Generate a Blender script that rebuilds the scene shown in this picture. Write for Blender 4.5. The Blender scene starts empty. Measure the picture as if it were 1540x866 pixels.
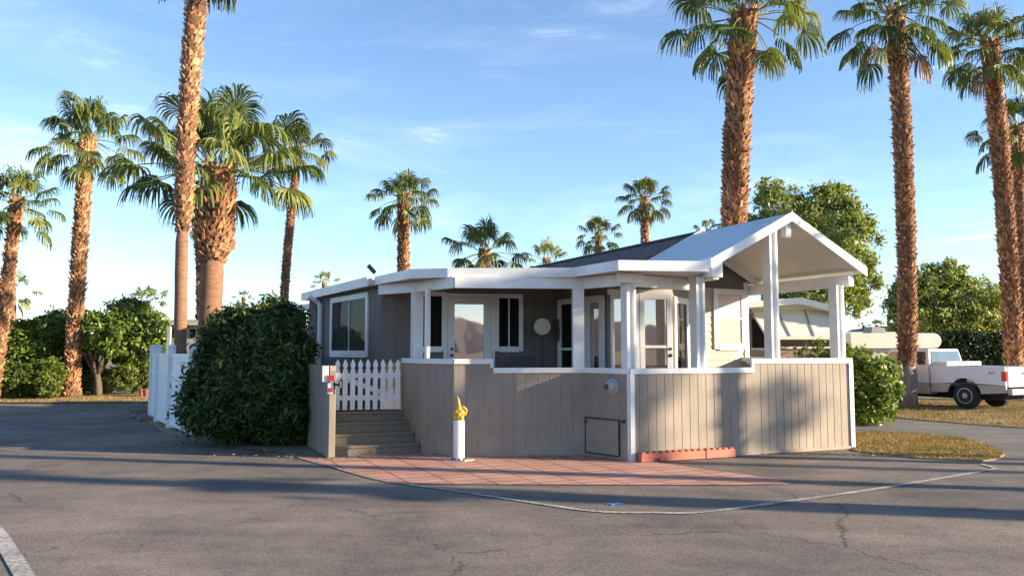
import bpy, bmesh, math, random
import numpy as np
from mathutils import Vector, Matrix, noise

C = bpy.context.scene.collection
SC = bpy.context.scene
PI = math.pi
R = math.radians
F = 1200.0                       # focal length in pixels of the 1540 px wide photograph
TH = math.atan(94/1200.0)        # camera looks up slightly
CZ = 1.75                        # eye height
# ------------------------------------------------------------------ survey helpers
def ray(px, py):
    u = (px-770)/F; v = (433-py)/F
    return Vector((u, math.cos(TH)-v*math.sin(TH), math.sin(TH)+v*math.cos(TH)))
def GP(px, py, z=0.0):
    r = ray(px, py); t = (z-CZ)/r.z
    return (r.x*t, r.y*t)
def YP(px, py, Y):
    r = ray(px, py); t = Y/r.y
    return (r.x*t, Y, CZ+r.z*t)
def XY(px, Y, z=1.5):
    d = Y*math.cos(TH)+(z-CZ)*math.sin(TH)
    return ((px-770)/F*d, Y)
# ------------------------------------------------------------------ materials
M = {}
def new_mat(name):
    m = bpy.data.materials.new(name); m.use_nodes = True
    nt = m.node_tree; b = nt.nodes['Principled BSDF']
    M[name] = m
    return m, nt, b
def ND(nt, t, **kw):
    n = nt.nodes.new(t)
    for k, v in kw.items(): setattr(n, k, v)
    return n
def coords(nt, kind='Object', scale=(1,1,1)):
    tc = ND(nt, 'ShaderNodeTexCoord'); mp = ND(nt, 'ShaderNodeMapping')
    mp.inputs['Scale'].default_value = scale
    if kind == 'World':
        g = ND(nt, 'ShaderNodeNewGeometry'); nt.links.new(g.outputs['Position'], mp.inputs[0])
    else:
        nt.links.new(tc.outputs[kind], mp.inputs[0])
    return mp.outputs[0]
def noise_node(nt, vec, scale, detail=4, rough=.55, dist=0):
    n = ND(nt, 'ShaderNodeTexNoise'); n.inputs['Scale'].default_value = scale
    n.inputs['Detail'].default_value = detail; n.inputs['Roughness'].default_value = rough
    n.inputs['Distortion'].default_value = dist
    nt.links.new(vec, n.inputs['Vector']); return n.outputs['Fac']
def ramp(nt, fac, stops):
    r = ND(nt, 'ShaderNodeValToRGB'); e = r.color_ramp.elements
    while len(e) < len(stops): e.new(.5)
    for i, (p, c) in enumerate(stops):
        e[i].position = p; e[i].color = (*c, 1) if len(c) == 3 else c
    nt.links.new(fac, r.inputs[0]); return r.outputs[0]
def mixc(nt, fac, a, b, mode='MIX'):
    m = ND(nt, 'ShaderNodeMix', data_type='RGBA', blend_type=mode)
    if isinstance(fac, (int, float)): m.inputs[0].default_value = fac
    else: nt.links.new(fac, m.inputs[0])
    for i, x in ((6, a), (7, b)):
        if isinstance(x, tuple): m.inputs[i].default_value = (*x, 1)
        else: nt.links.new(x, m.inputs[i])
    return m.outputs[2]
def math_n(nt, op, a, b=0.0, clamp=False):
    m = ND(nt, 'ShaderNodeMath', operation=op); m.use_clamp = clamp
    for i, x in enumerate((a, b)):
        if isinstance(x, (int, float)): m.inputs[i].default_value = x
        else: nt.links.new(x, m.inputs[i])
    return m.outputs[0]
def bump(nt, b, h, strength=.3, dist=.01):
    n = ND(nt, 'ShaderNodeBump'); n.inputs['Strength'].default_value = strength
    n.inputs['Distance'].default_value = dist
    nt.links.new(h, n.inputs['Height']); nt.links.new(n.outputs[0], b.inputs['Normal'])
def simple(name, c1, c2=None, scale=6, rough=.6, stretch=(1,1,1), bs=.0, metal=0, spec=None, island=False):
    m, nt, b = new_mat(name)
    c2 = c2 or tuple(x*.85 for x in c1)
    v = coords(nt, 'World', stretch)
    f = noise_node(nt, v, scale, 6, .65)
    col = ramp(nt, f, [(.3, c2), (.7, c1)])
    if island:
        g = ND(nt, 'ShaderNodeNewGeometry')
        k = ramp(nt, g.outputs['Random Per Island'], [(0, (.5,.5,.5)), (.8, (1.2,1.2,1.2)), (1, (1.75,1.7,1.6))])
        col = mixc(nt, 1.0, col, k, 'MULTIPLY')
        oi = ND(nt, 'ShaderNodeObjectInfo'); k2_ = ramp(nt, oi.outputs['Random'], [(0, (.82,.78,.74)), (.5, (1,1,1)), (1, (1.06,1.12,1.18))])
        wz = ramp(nt, noise_node(nt, coords(nt, 'World', (1,1,.5)), 1.1, 3), [(.38, (.72,.70,.68)), (.62, (1.1,1.1,1.1))])
        col = mixc(nt, 1.0, mixc(nt, 1.0, col, k2_, 'MULTIPLY'), wz, 'MULTIPLY')
    nt.links.new(col, b.inputs['Base Color'])
    b.inputs['Roughness'].default_value = rough; b.inputs['Metallic'].default_value = metal
    if spec is not None: b.inputs['Specular IOR Level'].default_value = spec
    if bs: bump(nt, b, f, bs, .02)
    return m
def leafmat(name, stops, trans=.3, rough=.5, spec=.3):
    m, nt, b = new_mat(name)
    g = ND(nt, 'ShaderNodeNewGeometry')
    col = ramp(nt, g.outputs['Random Per Island'], stops)
    v = coords(nt, 'World'); f = noise_node(nt, v, 1.3, 2)
    k = ramp(nt, f, [(.3, (.75,.8,.75)), (.7, (1.15,1.1,1.0))])
    col = mixc(nt, 1.0, col, k, 'MULTIPLY')
    nt.links.new(col, b.inputs['Base Color'])
    b.inputs['Roughness'].default_value = rough
    b.inputs['Specular IOR Level'].default_value = spec
    t = ND(nt, 'ShaderNodeBsdfTranslucent')
    col2 = mixc(nt, 1.0, col, (1.5,1.35,.5), 'MULTIPLY')
    nt.links.new(col2, t.inputs[0])
    mx = ND(nt, 'ShaderNodeMixShader'); mx.inputs[0].default_value = trans
    nt.links.new(b.outputs[0], mx.inputs[1]); nt.links.new(t.outputs[0], mx.inputs[2])
    nt.links.new(mx.outputs[0], nt.nodes['Material Output'].inputs[0])
    return m
def glassmat(name, base, refl=.2, rough=.02, tint=(1,1,1)):
    m, nt, b = new_mat(name)
    v = coords(nt, 'World', (2.2,2.2,.25)); f = noise_node(nt, v, 2.0, 3)
    col = ramp(nt, f, [(.35, tuple(x*.45 for x in base)), (.65, base)])
    nt.links.new(col, b.inputs['Base Color']); b.inputs['Roughness'].default_value = .5; b.inputs['Specular IOR Level'].default_value = 0.0
    gl = ND(nt, 'ShaderNodeBsdfGlossy'); gl.inputs['Roughness'].default_value = rough
    gl.inputs[0].default_value = (*tint, 1)
    wv = noise_node(nt, coords(nt, 'World'), 1.1, 2)
    bp = ND(nt, 'ShaderNodeBump'); bp.inputs['Strength'].default_value = .06; bp.inputs['Distance'].default_value = .05
    nt.links.new(wv, bp.inputs['Height']); nt.links.new(bp.outputs[0], gl.inputs['Normal'])
    fr = ND(nt, 'ShaderNodeFresnel'); fr.inputs[0].default_value = 1.5
    fac = math_n(nt, 'ADD', math_n(nt, 'MINIMUM', fr.outputs[0], .12), refl, True)
    mx = ND(nt, 'ShaderNodeMixShader'); nt.links.new(fac, mx.inputs[0])
    nt.links.new(b.outputs[0], mx.inputs[1]); nt.links.new(gl.outputs[0], mx.inputs[2])
    nt.links.new(mx.outputs[0], nt.nodes['Material Output'].inputs[0])
    return m

def weathered(name, base, dirt, rough=.75, grain=(9,9,.9), lo=.84, hi=1.06):
    """painted wood: faint vertical grain, splashes of dirt low on the wall"""
    m, nt, b = new_mat(name)
    v = coords(nt, 'World', grain); g1 = noise_node(nt, v, 2.2, 6, .7)
    v2 = coords(nt, 'World'); g2 = noise_node(nt, v2, 1.6, 5, .6)
    col = ramp(nt, g1, [(.3, tuple(x*lo for x in base)), (.7, tuple(x*hi for x in base))])
    sx = ND(nt, 'ShaderNodeSeparateXYZ'); nt.links.new(coords(nt, 'World'), sx.inputs[0])
    low = math_n(nt, 'SUBTRACT', .42, sx.outputs[2]); low = math_n(nt, 'MULTIPLY', low, 1.6, True)
    k = math_n(nt, 'MULTIPLY', low, math_n(nt, 'ADD', g2, .1), True)
    col = mixc(nt, k, col, dirt)
    st = ramp(nt, g2, [(.42, (.88,.87,.86)), (.62, (1,1,1))])
    col = mixc(nt, 1.0, col, st, 'MULTIPLY')
    nt.links.new(col, b.inputs['Base Color']); b.inputs['Roughness'].default_value = rough
    bump(nt, b, g1, .25, .006)
    return m
weathered('siding', (.295,.248,.204), (.40,.33,.25))
weathered('siding_cream', (.52,.44,.36), (.4,.33,.26))
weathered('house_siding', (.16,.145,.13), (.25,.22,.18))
weathered('white_paint', (.80,.80,.79), (.55,.50,.43), .45, (2,2,3), .92, 1.02)
weathered('white_trim', (.77,.77,.76), (.50,.45,.38), .5, (2,2,3), .90, 1.02)
simple('soffit', (.62,.60,.57), (.54,.52,.49), 2, .6)
simple('metal_roof', (.62,.66,.70), (.54,.58,.62), 1.5, .5)
simple('vinyl', (.80,.81,.82), (.70,.71,.72), 2.5, .4)
simple('black_metal', (.02,.02,.022), (.03,.03,.03), 9, .4)
simple('dark_void', (.012,.011,.01), (.02,.018,.016), 3, .9)
simple('deck_wood', (.20,.16,.12), (.13,.10,.075), 3, .8, (1,6,6), .3)
simple('step_wood', (.23,.19,.14), (.14,.115,.08), 4, .8, (1.2,8,8), .3)
simple('screen_wall', (.075,.068,.06), (.055,.05,.045), 3, .85)
simple('yellow_paint', (.66,.44,.07), (.46,.26,.03), 22, .35)
simple('concrete', (.42,.40,.37), (.32,.30,.28), 7, .85, bs=.2)
simple('terracotta', (.52,.17,.12), (.40,.13,.09), 8, .8, bs=.2)
simple('red_paint', (.55,.05,.04), (.45,.04,.03), 8, .5)
simple('blue_paint', (.02,.30,.65), (.03,.22,.45), 30, .8)
simple('rock', (.22,.19,.17), (.13,.115,.105), 5, .9, bs=.6)
simple('hill_rock', (.19,.17,.17), (.13,.12,.125), .01, .95)
simple('truck_white', (.80,.81,.83), (.76,.77,.79), 1.0, .22)
simple('truck_tan', (.47,.43,.37), (.40,.36,.31), 1.5, .3)
simple('tyre', (.022,.022,.022), (.035,.033,.03), 14, .85)
simple('alloy', (.50,.50,.51), (.36,.36,.37), 14, .35, metal=.25)
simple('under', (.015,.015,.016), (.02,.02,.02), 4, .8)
simple('cream_paint', (.82,.75,.58), (.76,.69,.52), 2, .5)
simple('cream_white', (.80,.76,.66), (.72,.68,.58), 2, .5)
simple('rib_grey', (.30,.29,.26), (.25,.24,.22), 2, .6)
simple('taupe', (.36,.27,.22), (.31,.23,.19), 2, .8)
simple('pale_wall', (.62,.58,.50), (.55,.51,.44), 2, .7)
simple('grey_wall', (.42,.42,.40), (.36,.36,.35), 2, .7)
simple('bark', (.16,.12,.085), (.08,.06,.045), 12, .95, (1,1,.3), .5)
simple('palm_boot', (.60,.335,.165), (.24,.10,.05), 5, .9, (1,1,1), .3, island=True)
simple('palm_smooth', (.30,.16,.09), (.13,.065,.04), 6, .9, (1,1,5), .4)
simple('bark_grey', (.33,.25,.19), (.15,.11,.085), 7, .95, (1,1,.35), .5)
simple('palm_core', (.16,.08,.045), (.08,.04,.025), 6, .95, (1,1,1), .4)
simple('petiole', (.26,.30,.08), (.18,.22,.06), 3, .5)
simple('dead_leaf', (.42,.29,.14), (.26,.16,.08), 3, .9, island=True)
G_ = [(0,(.032,.068,.014)),(.45,(.065,.115,.022)),(.8,(.12,.165,.035)),(1,(.24,.25,.07))]
def palmleaf(name, stops, trans=.25):
    m = leafmat(name, stops, trans, .45, .35); nt = m.node_tree
    at = ND(nt, 'ShaderNodeAttribute', attribute_name='leaf_tone')
    for n in nt.nodes:
        if n.type == 'VALTORGB' and n.inputs[0].links and n.inputs[0].links[0].from_node.type == 'NEW_GEOMETRY':
            nt.links.new(math_n(nt, 'ADD', at.outputs['Fac'], math_n(nt, 'MULTIPLY', n.inputs[0].links[0].from_socket, .22)), n.inputs[0])
    return m
palmleaf('palm_leaf', [(0,(.042,.072,.02)),(.45,(.10,.145,.035)),(.85,(.19,.23,.06)),(1,(.32,.30,.11))])
palmleaf('far_palm_leaf', [(0,(.035,.06,.02)),(.5,(.08,.12,.032)),(1,(.22,.24,.09))])
palmleaf('pale_palm_leaf', [(0,(.12,.16,.04)),(.5,(.22,.26,.07)),(1,(.34,.32,.12))])
leafmat('oleander_leaf', [(0,(.02,.045,.012)),(.55,(.042,.085,.02)),(.9,(.08,.13,.03)),(1,(.20,.22,.06))], .22, .42, .4)
leafmat('citrus_leaf', [(0,(.04,.085,.012)),(.5,(.12,.19,.03)),(1,(.27,.33,.07))], .3, .4, .45)
leafmat('grove_leaf', [(0,(.035,.07,.014)),(.5,(.11,.165,.03)),(1,(.24,.29,.06))], .35, .45)
leafmat('shrub_leaf', [(0,(.05,.085,.02)),(.5,(.11,.15,.03)),(1,(.20,.22,.06))], .3, .5)
leafmat('ficus_leaf', [(0,(.10,.15,.045)),(.5,(.22,.29,.10)),(1,(.38,.43,.20))], .38, .45)
leafmat('hedge_leaf', [(0,(.010,.024,.008)),(.7,(.022,.046,.012)),(1,(.06,.09,.02))], .2, .5)
leafmat('grass_dry', [(0,(.15,.11,.05)),(.5,(.30,.215,.105)),(.85,(.40,.31,.17)),(1,(.13,.15,.05))], .2, .8, .1)
glassmat('glass_dark', (.018,.02,.019), -.04)
glassmat('glass_curtain', (.05,.062,.058), -.09)
glassmat('glass_mirror', (.05,.04,.04), .45, .02, (1,.88,.86))
glassmat('glass_truck', (.04,.05,.048), .12)
simple('window_shade', (.46,.34,.25), (.40,.29,.21), 1.2, .35)
simple('window_shade_pale', (.62,.49,.43), (.54,.42,.36), 1.2, .3)
# lamps on the vehicle: plain red lens
simple('red_lens', (.55,.02,.03), (.45,.015,.02), 5, .15)
# shingles
m, nt, b = new_mat('shingle')
br = ND(nt, 'ShaderNodeTexBrick'); nt.links.new(coords(nt, 'UV'), br.inputs['Vector'])
br.inputs['Scale'].default_value = 1; br.inputs['Brick Width'].default_value = .3; br.inputs['Row Height'].default_value = .14
br.inputs['Mortar Size'].default_value = .012
br.inputs['Color1'].default_value = (.16,.125,.115,1); br.inputs['Color2'].default_value = (.11,.088,.082,1); br.inputs['Mortar'].default_value = (.025,.022,.02,1)
nz = noise_node(nt, coords(nt, 'World'), 30, 4)
col = mixc(nt, 1.0, br.outputs['Color'], ramp(nt, nz, [(.3,(.7,.7,.7)),(.7,(1.25,1.25,1.25))]), 'MULTIPLY')
nt.links.new(col, b.inputs['Base Color']); b.inputs['Roughness'].default_value = .9
bump(nt, b, br.outputs['Fac'], .5, -.01)
# asphalt
def asphalt(name, base, warm, cracks=True):
    m, nt, b = new_mat(name)
    v = coords(nt, 'World')
    fine = noise_node(nt, v, 62, 5, .75); mid = noise_node(nt, v, 2.1, 6, .65, .4); big = noise_node(nt, v, .38, 5, .6, .6)
    vs = coords(nt, 'World', (.35,1.5,1)); streak = noise_node(nt, vs, 1.0, 5, .6, .5)
    col = ramp(nt, mid, [(.25, base), (.75, warm)])
    col = mixc(nt, 1.0, col, ramp(nt, fine, [(.34,(.45,.46,.48)),(.5,(1,1,1)),(.66,(1.7,1.65,1.55))]), 'MULTIPLY')
    col = mixc(nt, 1.0, col, ramp(nt, big, [(.36,(.66,.68,.72)),(.6,(1.14,1.10,1.05))]), 'MULTIPLY')
    pt = ND(nt, 'ShaderNodeTexVoronoi', feature='F1'); pt.inputs['Scale'].default_value = .55; nt.links.new(v, pt.inputs['Vector'])
    st_ = noise_node(nt, v, 5.5, 4, .7, 1.2)
    col = mixc(nt, 1.0, col, ramp(nt, st_, [(.30,(.74,.74,.75)),(.42,(1,1,1)),(.72,(1.0,1.0,1.0)),(.8,(1.14,1.12,1.1))]), 'MULTIPLY')
    col = mixc(nt, 1.0, col, ramp(nt, streak, [(.36,(.80,.80,.82)),(.6,(1.06,1.05,1.04))]), 'MULTIPLY')
    h = fine
    if cracks:
        dn = ND(nt, 'ShaderNodeTexNoise'); dn.inputs['Scale'].default_value = 1.3; dn.inputs['Detail'].default_value = 6
        dn.inputs['Roughness'].default_value = .65
        nt.links.new(v, dn.inputs['Vector'])
        vm = ND(nt, 'ShaderNodeVectorMath', operation='MULTIPLY_ADD')
        nt.links.new(dn.outputs['Color'], vm.inputs[0]); vm.inputs[1].default_value = (.75,.75,0); nt.links.new(v, vm.inputs[2])
        def crk(scale, width, lo, hi, nscale, off):
            vo = ND(nt, 'ShaderNodeTexVoronoi', feature='DISTANCE_TO_EDGE'); vo.inputs['Scale'].default_value = scale
            ad = ND(nt, 'ShaderNodeVectorMath', operation='ADD'); nt.links.new(vm.outputs[0], ad.inputs[0]); ad.inputs[1].default_value = off
            nt.links.new(ad.outputs[0], vo.inputs['Vector'])
            msk = ramp(nt, noise_node(nt, coords(nt, 'World'), nscale, 2), [(lo,(0,0,0)),(hi,(1,1,1))])
            w = math_n(nt, 'MULTIPLY', msk, width)
            l = math_n(nt, 'DIVIDE', vo.outputs['Distance'], math_n(nt, 'ADD', w, .0006))
            return math_n(nt, 'SUBTRACT', 1.0, l, True)
        c1 = crk(.30, .0065, .47, .58, .55, (3.1,7.7,0))
        c2 = crk(1.2, .012, .60, .68, .5, (11,4,0))
        cr = math_n(nt, 'MAXIMUM', c1, math_n(nt, 'MULTIPLY', c2, .7))
        col = mixc(nt, math_n(nt, 'MULTIPLY', cr, .72), col, (.03,.027,.025))
    nt.links.new(col, b.inputs['Base Color']); b.inputs['Roughness'].default_value = .88
    b.inputs['Specular IOR Level'].default_value = .25
    bump(nt, b, h, .5, .006)
    return m
asphalt('asphalt', (.15,.132,.12), (.215,.18,.152))
asphalt('asphalt_grey', (.15,.145,.14), (.19,.18,.17), True)
simple('kerb', (.34,.32,.29), (.22,.20,.18), 5, .9, bs=.3)
# desert soil / lawn soil
simple('soil', (.24,.19,.12), (.15,.115,.07), 2.5, .95, bs=.3)
simple('lawn_soil', (.34,.24,.13), (.17,.12,.065), 4, .95, bs=.4)
# worn road paint
m, nt, b = new_mat('road_paint')
f = noise_node(nt, coords(nt, 'World'), 22, 6, .75); f2 = noise_node(nt, coords(nt, 'World'), 2.5, 3)
w = math_n(nt, 'ADD', f, math_n(nt, 'MULTIPLY', f2, .5))
col = ramp(nt, w, [(.66,(.19,.17,.15)),(.86,(.50,.47,.43))])
nt.links.new(col, b.inputs['Base Color']); b.inputs['Roughness'].default_value = .85
# pavers
m, nt, b = new_mat('pavers')
tc = ND(nt, 'ShaderNodeTexCoord'); mp = ND(nt, 'ShaderNodeMapping'); g = ND(nt, 'ShaderNodeNewGeometry')
nt.links.new(g.outputs['Position'], mp.inputs[0]); mp.inputs['Rotation'].default_value = (0,0,R(-24))
br = ND(nt, 'ShaderNodeTexBrick'); nt.links.new(mp.outputs[0], br.inputs['Vector']); br.offset = 0.0
br.inputs['Scale'].default_value = 1; br.inputs['Brick Width'].default_value = .52; br.inputs['Row Height'].default_value = .27
br.inputs['Mortar Size'].default_value = .013; br.inputs['Color1'].default_value = (.50,.28,.215,1); br.inputs['Color2'].default_value = (.43,.22,.17,1)
br.inputs['Mortar'].default_value = (.15,.075,.055,1)
n1 = noise_node(nt, coords(nt, 'World'), 60, 5, .7); n2 = noise_node(nt, coords(nt, 'World'), 1.8, 4)
col = mixc(nt, 1.0, br.outputs['Color'], ramp(nt, n1, [(.3,(.75,.75,.75)),(.7,(1.2,1.2,1.2))]), 'MULTIPLY')
col = mixc(nt, 1.0, col, ramp(nt, n2, [(.35,(.8,.78,.78)),(.6,(1.08,1.06,1.05))]), 'MULTIPLY')
nt.links.new(col, b.inputs['Base Color']); b.inputs['Roughness'].default_value = .8
bump(nt, b, br.outputs['Fac'], .5, -.01)

# ------------------------------------------------------------------ mesh helpers
class MB:
    def __init__(s): s.v = []; s.f = []
    def add(s, vs, fs):
        o = len(s.v); s.v += [tuple(x) for x in vs]; s.f += [tuple(i+o for i in f) for f in fs]
    def hexa(s, p):      # 8 points: bottom loop 0-3, top loop 4-7
        s.add(p, [(0,3,2,1),(4,5,6,7),(0,1,5,4),(1,2,6,5),(2,3,7,6),(3,0,4,7)])
    def box(s, x0, x1, y0, y1, z0, z1):
        s.hexa([(x0,y0,z0),(x1,y0,z0),(x1,y1,z0),(x0,y1,z0),(x0,y0,z1),(x1,y0,z1),(x1,y1,z1),(x0,y1,z1)])
    def prism(s, poly, z0, z1):
        n = len(poly)
        s.add([(x,y,z0) for x,y in poly]+[(x,y,z1) for x,y in poly],
              [tuple(range(n))[::-1], tuple(range(n,2*n))]+[(i,(i+1)%n,n+(i+1)%n,n+i) for i in range(n)])
    def bar(s, a, b, w, h=None, up=(0,0,1)):
        a = Vector(a); b = Vector(b); d = (b-a).normalized(); h = h or w
        sd = d.cross(Vector(up))
        if sd.length < 1e-4: sd = d.cross(Vector((0,1,0)))
        sd.normalize(); u = sd.cross(d).normalized()
        sd *= w/2; u *= h/2
        s.hexa([a-sd-u, a+sd-u, a+sd+u, a-sd+u, b-sd-u, b+sd-u, b+sd+u, b-sd+u])
    def tube(s, pts, rad, n=10, cap=True):
        rings = []; pts = [Vector(p) for p in pts]
        for i, p in enumerate(pts):
            d = (pts[min(i+1,len(pts)-1)]-pts[max(i-1,0)]).normalized()
            a = d.cross(Vector((.3,.9,.1) if abs(d.z) > .8 else (0,0,1))).normalized(); b2 = d.cross(a)
            r_ = rad[i] if hasattr(rad, '__len__') else rad
            rings.append([p+(a*math.cos(t)+b2*math.sin(t))*r_ for t in [2*PI*k/n for k in range(n)]])
        vs = [v for r_ in rings for v in r_]; fs = []
        for i in range(len(pts)-1):
            for k in range(n):
                fs.append((i*n+k, i*n+(k+1)%n, (i+1)*n+(k+1)%n, (i+1)*n+k))
        if cap: fs += [tuple(range(n))[::-1], tuple(range((len(pts)-1)*n, len(pts)*n))]
        s.add(vs, fs)
    def lathe(s, prof, n=20, c=(0,0,0), axis='z'):
        vs = []; fs = []
        for r_, h in prof:
            for k in range(n):
                t = 2*PI*k/n
                p = (r_*math.cos(t), r_*math.sin(t), h)
                if axis == 'x': p = (p[2], p[0], p[1])
                if axis == 'y': p = (p[0], p[2], p[1])
                vs.append((p[0]+c[0], p[1]+c[1], p[2]+c[2]))
        for i in range(len(prof)-1):
            for k in range(n): fs.append((i*n+k, i*n+(k+1)%n, (i+1)*n+(k+1)%n, (i+1)*n+k))
        fs += [tuple(range(n))[::-1], tuple(range((len(prof)-1)*n, len(prof)*n))]
        s.add(vs, fs)
    def build(s, name, mat, parent=None, bevel=0, smooth=False, xf=None):
        me = bpy.data.meshes.new(name); v = s.v
        if xf: v = [tuple(xf(Vector(p))) for p in v]
        me.from_pydata(v, [], s.f); me.materials.append(M[mat])
        bm = bmesh.new(); bm.from_mesh(me); bmesh.ops.recalc_face_normals(bm, faces=bm.faces); bm.to_mesh(me); bm.free()
        if smooth:
            me.polygons.foreach_set('use_smooth', [True]*len(me.polygons))
        o = bpy.data.objects.new(name, me); C.objects.link(o)
        if parent: attach(o, parent)
        if bevel:
            md = o.modifiers.new('b', 'BEVEL'); md.width = bevel; md.segments = 2; md.limit_method = 'ANGLE'
        return o
ORG = {}
def attach(o, parent):
    """mesh given in world coordinates becomes the child of a thing standing at its own base"""
    o.parent = parent
    root = parent; off = Vector((0,0,0))
    while root: off += Vector(root.location); root = root.parent
    if o.data is not None and off.length > 0: o.data.transform(Matrix.Translation(-off))
def thing(name, label, cat, loc=(0,0,0), group=None):
    o = bpy.data.objects.new(name, None); C.objects.link(o); o.location = loc; o.empty_display_size = .3
    o['label'] = label; o['category'] = cat
    if group: o['group'] = group
    return o
def tag(o, label, cat, group=None, kind=None):
    o['label'] = label; o['category'] = cat
    if group: o['group'] = group
    if kind: o['kind'] = kind
    return o
def struct(o): o['kind'] = 'structure'; return o
def np_mesh(name, verts, faces, mat, parent=None, smooth=False):
    me = bpy.data.meshes.new(name); nv = len(verts); k = faces.shape[1]; nf = len(faces)
    me.vertices.add(nv); me.vertices.foreach_set('co', np.ascontiguousarray(verts, dtype=np.float32).ravel())
    me.loops.add(nf*k); me.loops.foreach_set('vertex_index', faces.astype(np.int32).ravel())
    me.polygons.add(nf); me.polygons.foreach_set('loop_start', np.arange(0, nf*k, k, dtype=np.int32))
    me.update(calc_edges=True); me.validate()
    if smooth: me.polygons.foreach_set('use_smooth', [True]*nf)
    me.materials.append(M[mat])
    o = bpy.data.objects.new(name, me); C.objects.link(o)
    if parent: attach(o, parent)
    return o

class Fr:      # a vertical wall frame from p to q (left to right seen from the street)
    def __init__(s, p, q):
        s.p = Vector((p[0],p[1])); s.q = Vector((q[0],q[1])); d = s.q-s.p; s.L = d.length; s.u = d/s.L; s.n = Vector((s.u.y, -s.u.x))
    def pt(s, u, n, z): w = s.p+s.u*u+s.n*n; return (w.x, w.y, z)
    def box(s, mb, u0, u1, n0, n1, z0, z1):
        mb.hexa([s.pt(u0,n1,z0), s.pt(u1,n1,z0), s.pt(u1,n0,z0), s.pt(u0,n0,z0), s.pt(u0,n1,z1), s.pt(u1,n1,z1), s.pt(u1,n0,z1), s.pt(u0,n0,z1)])
    def at(s, px, z=1.8):  # coordinate along the wall seen at photograph column px
        lo, hi = -8.0, s.L+8.0
        def col(u):
            x, y, _ = s.pt(u, 0, z); d = y*math.cos(TH)+(z-CZ)*math.sin(TH)
            return 770+F*x/d
        for _ in range(50):
            mid = (lo+hi)/2
            if col(mid) < px: lo = mid
            else: hi = mid
        return (lo+hi)/2
    def zat(s, px, py, z=1.8):
        u = s.at(px, z); x, y, _ = s.pt(u, 0, 0); return YP(px, py, y)[2]

def sided(mb, fr, z0, z1, thick=.09, pitch=.2, u0=0, u1=None, groove=.005, n_off=0):
    """grooved vertical-board face with real grooves"""
    u1 = fr.L if u1 is None else u1
    us = [u0]; k = math.ceil((u0+.03)/pitch)*pitch
    prof = [(u0, 0)]
    while k < u1-.03:
        prof += [(k-.009, 0), (k-.006, -groove), (k+.006, -groove), (k+.009, 0)]; k += pitch
    prof.append((u1, 0))
    poly = [(fr.pt(a, n+n_off, 0)[0], fr.pt(a, n+n_off, 0)[1]) for a, n in prof]
    poly += [(fr.pt(u1, n_off-thick, 0)[0], fr.pt(u1, n_off-thick, 0)[1]), (fr.pt(u0, n_off-thick, 0)[0], fr.pt(u0, n_off-thick, 0)[1])]
    mb.prism(poly, z0, z1)

# ------------------------------------------------------------------ the home
A = GP(949, 694); B = GP(1284, 674)
Cc = XY(881, 13.55, 0); D = XY(682, 13.35, 0); E = XY(632, 13.95, 0); Fp = XY(604, 14.75, .6)
G1 = GP(494, 689); H1 = XY(458, 15.2, 0)
ab = Fr(A, B)
S1 = ab.at(1133, 1.5)
ZL, ZH = 1.45, 1.60
home = thing('mobile_home', 'taupe and white single storey mobile home with gabled corner porch at the street corner', 'mobile home', (A[0], A[1]+2.5, 0))
hx, hy = home.location[0], home.location[1]
DECK = .66
cd = Fr(D, Cc)
s2 = cd.at(737, 1.5)
# skirt walls of the porch
def wall_part(name, fr, z1, u0=0, u1=None, mat='siding', z0=-.02, thick=.1, pitch=.2):
    mb = MB(); sided(mb, fr, z0, z1, thick, pitch, u0, u1); return mb.build(name, mat, home)
wall_part('porch_wall', ab, ZL, 0, S1, pitch=.16)
wall_part('porch_wall', ab, ZH, S1, ab.L, pitch=.16)
ca = Fr(Cc, A)
wall_part('porch_wall', ca, ZL)
wall_part('porch_wall', cd, ZL, s2, cd.L)
wall_part('porch_wall', cd, ZH, 0, s2)
ed = Fr(E, D); wall_part('porch_wall', ed, ZH)
fe = Fr(Fp, E); wall_part('porch_wall', fe, ZH, pitch=.25)
hg = Fr(H1, G1); wall_part('porch_wall', hg, 1.50, pitch=.25)
# back from B
dv = Vector((-.41,.91)); dv.normalize()
B2 = (B[0]+dv.x*3.3, B[1]+dv.y*3.3)
bb = Fr(B, B2); wall_part('porch_wall', bb, ZH, thick=.1)
# white caps and corner boards
def cap(fr, z, u0=None, u1=None, e0=0, e1=0):
    mb = MB(); u0 = 0 if u0 is None else u0; u1 = fr.L if u1 is None else u1
    fr.box(mb, u0-e0, u1+e1, -.125, .022, z-.075, z+.012)
    return mb.build('wall_cap', 'white_trim', home, .004)
cap(ab, ZL, .0, S1, 0, 0); cap(ab, ZH, S1-.05, ab.L, 0, .02); cap(ca, ZL, 0, ca.L, 0, -.002)
cap(cd, ZL, s2+.05, cd.L); cap(cd, ZH, 0, s2+.05); cap(ed, ZH); cap(fe, ZH)
mb = MB(); bb.box(mb, .03, bb.L, -.125, .018, ZH-.077, ZH+.010); mb.build('wall_cap', 'white_trim', home)
for fr, u0, u1, z0, z1 in ((ab, -.012, .07, 0, ZL-.077), (ca, ca.L-.05, ca.L-.003, 0, ZL-.078), (ab, ab.L-.07, ab.L+.024, 0, ZH-.078), (ab, S1-.052, S1-.002, ZL+.014, ZH-.076), (cd, s2+.002, s2+.052, ZL+.014, ZH-.076)):
    mb = MB(); fr.box(mb, u0, u1, -.02, .024, z0, z1); mb.build('corner_trim', 'white_trim', home, .004)
# lower skid board along the long wall
mb = MB(); ab.box(mb, .09, ab.L-.08, .001, .02, 0, .05); mb.build('base_board', 'siding', home)
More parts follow.
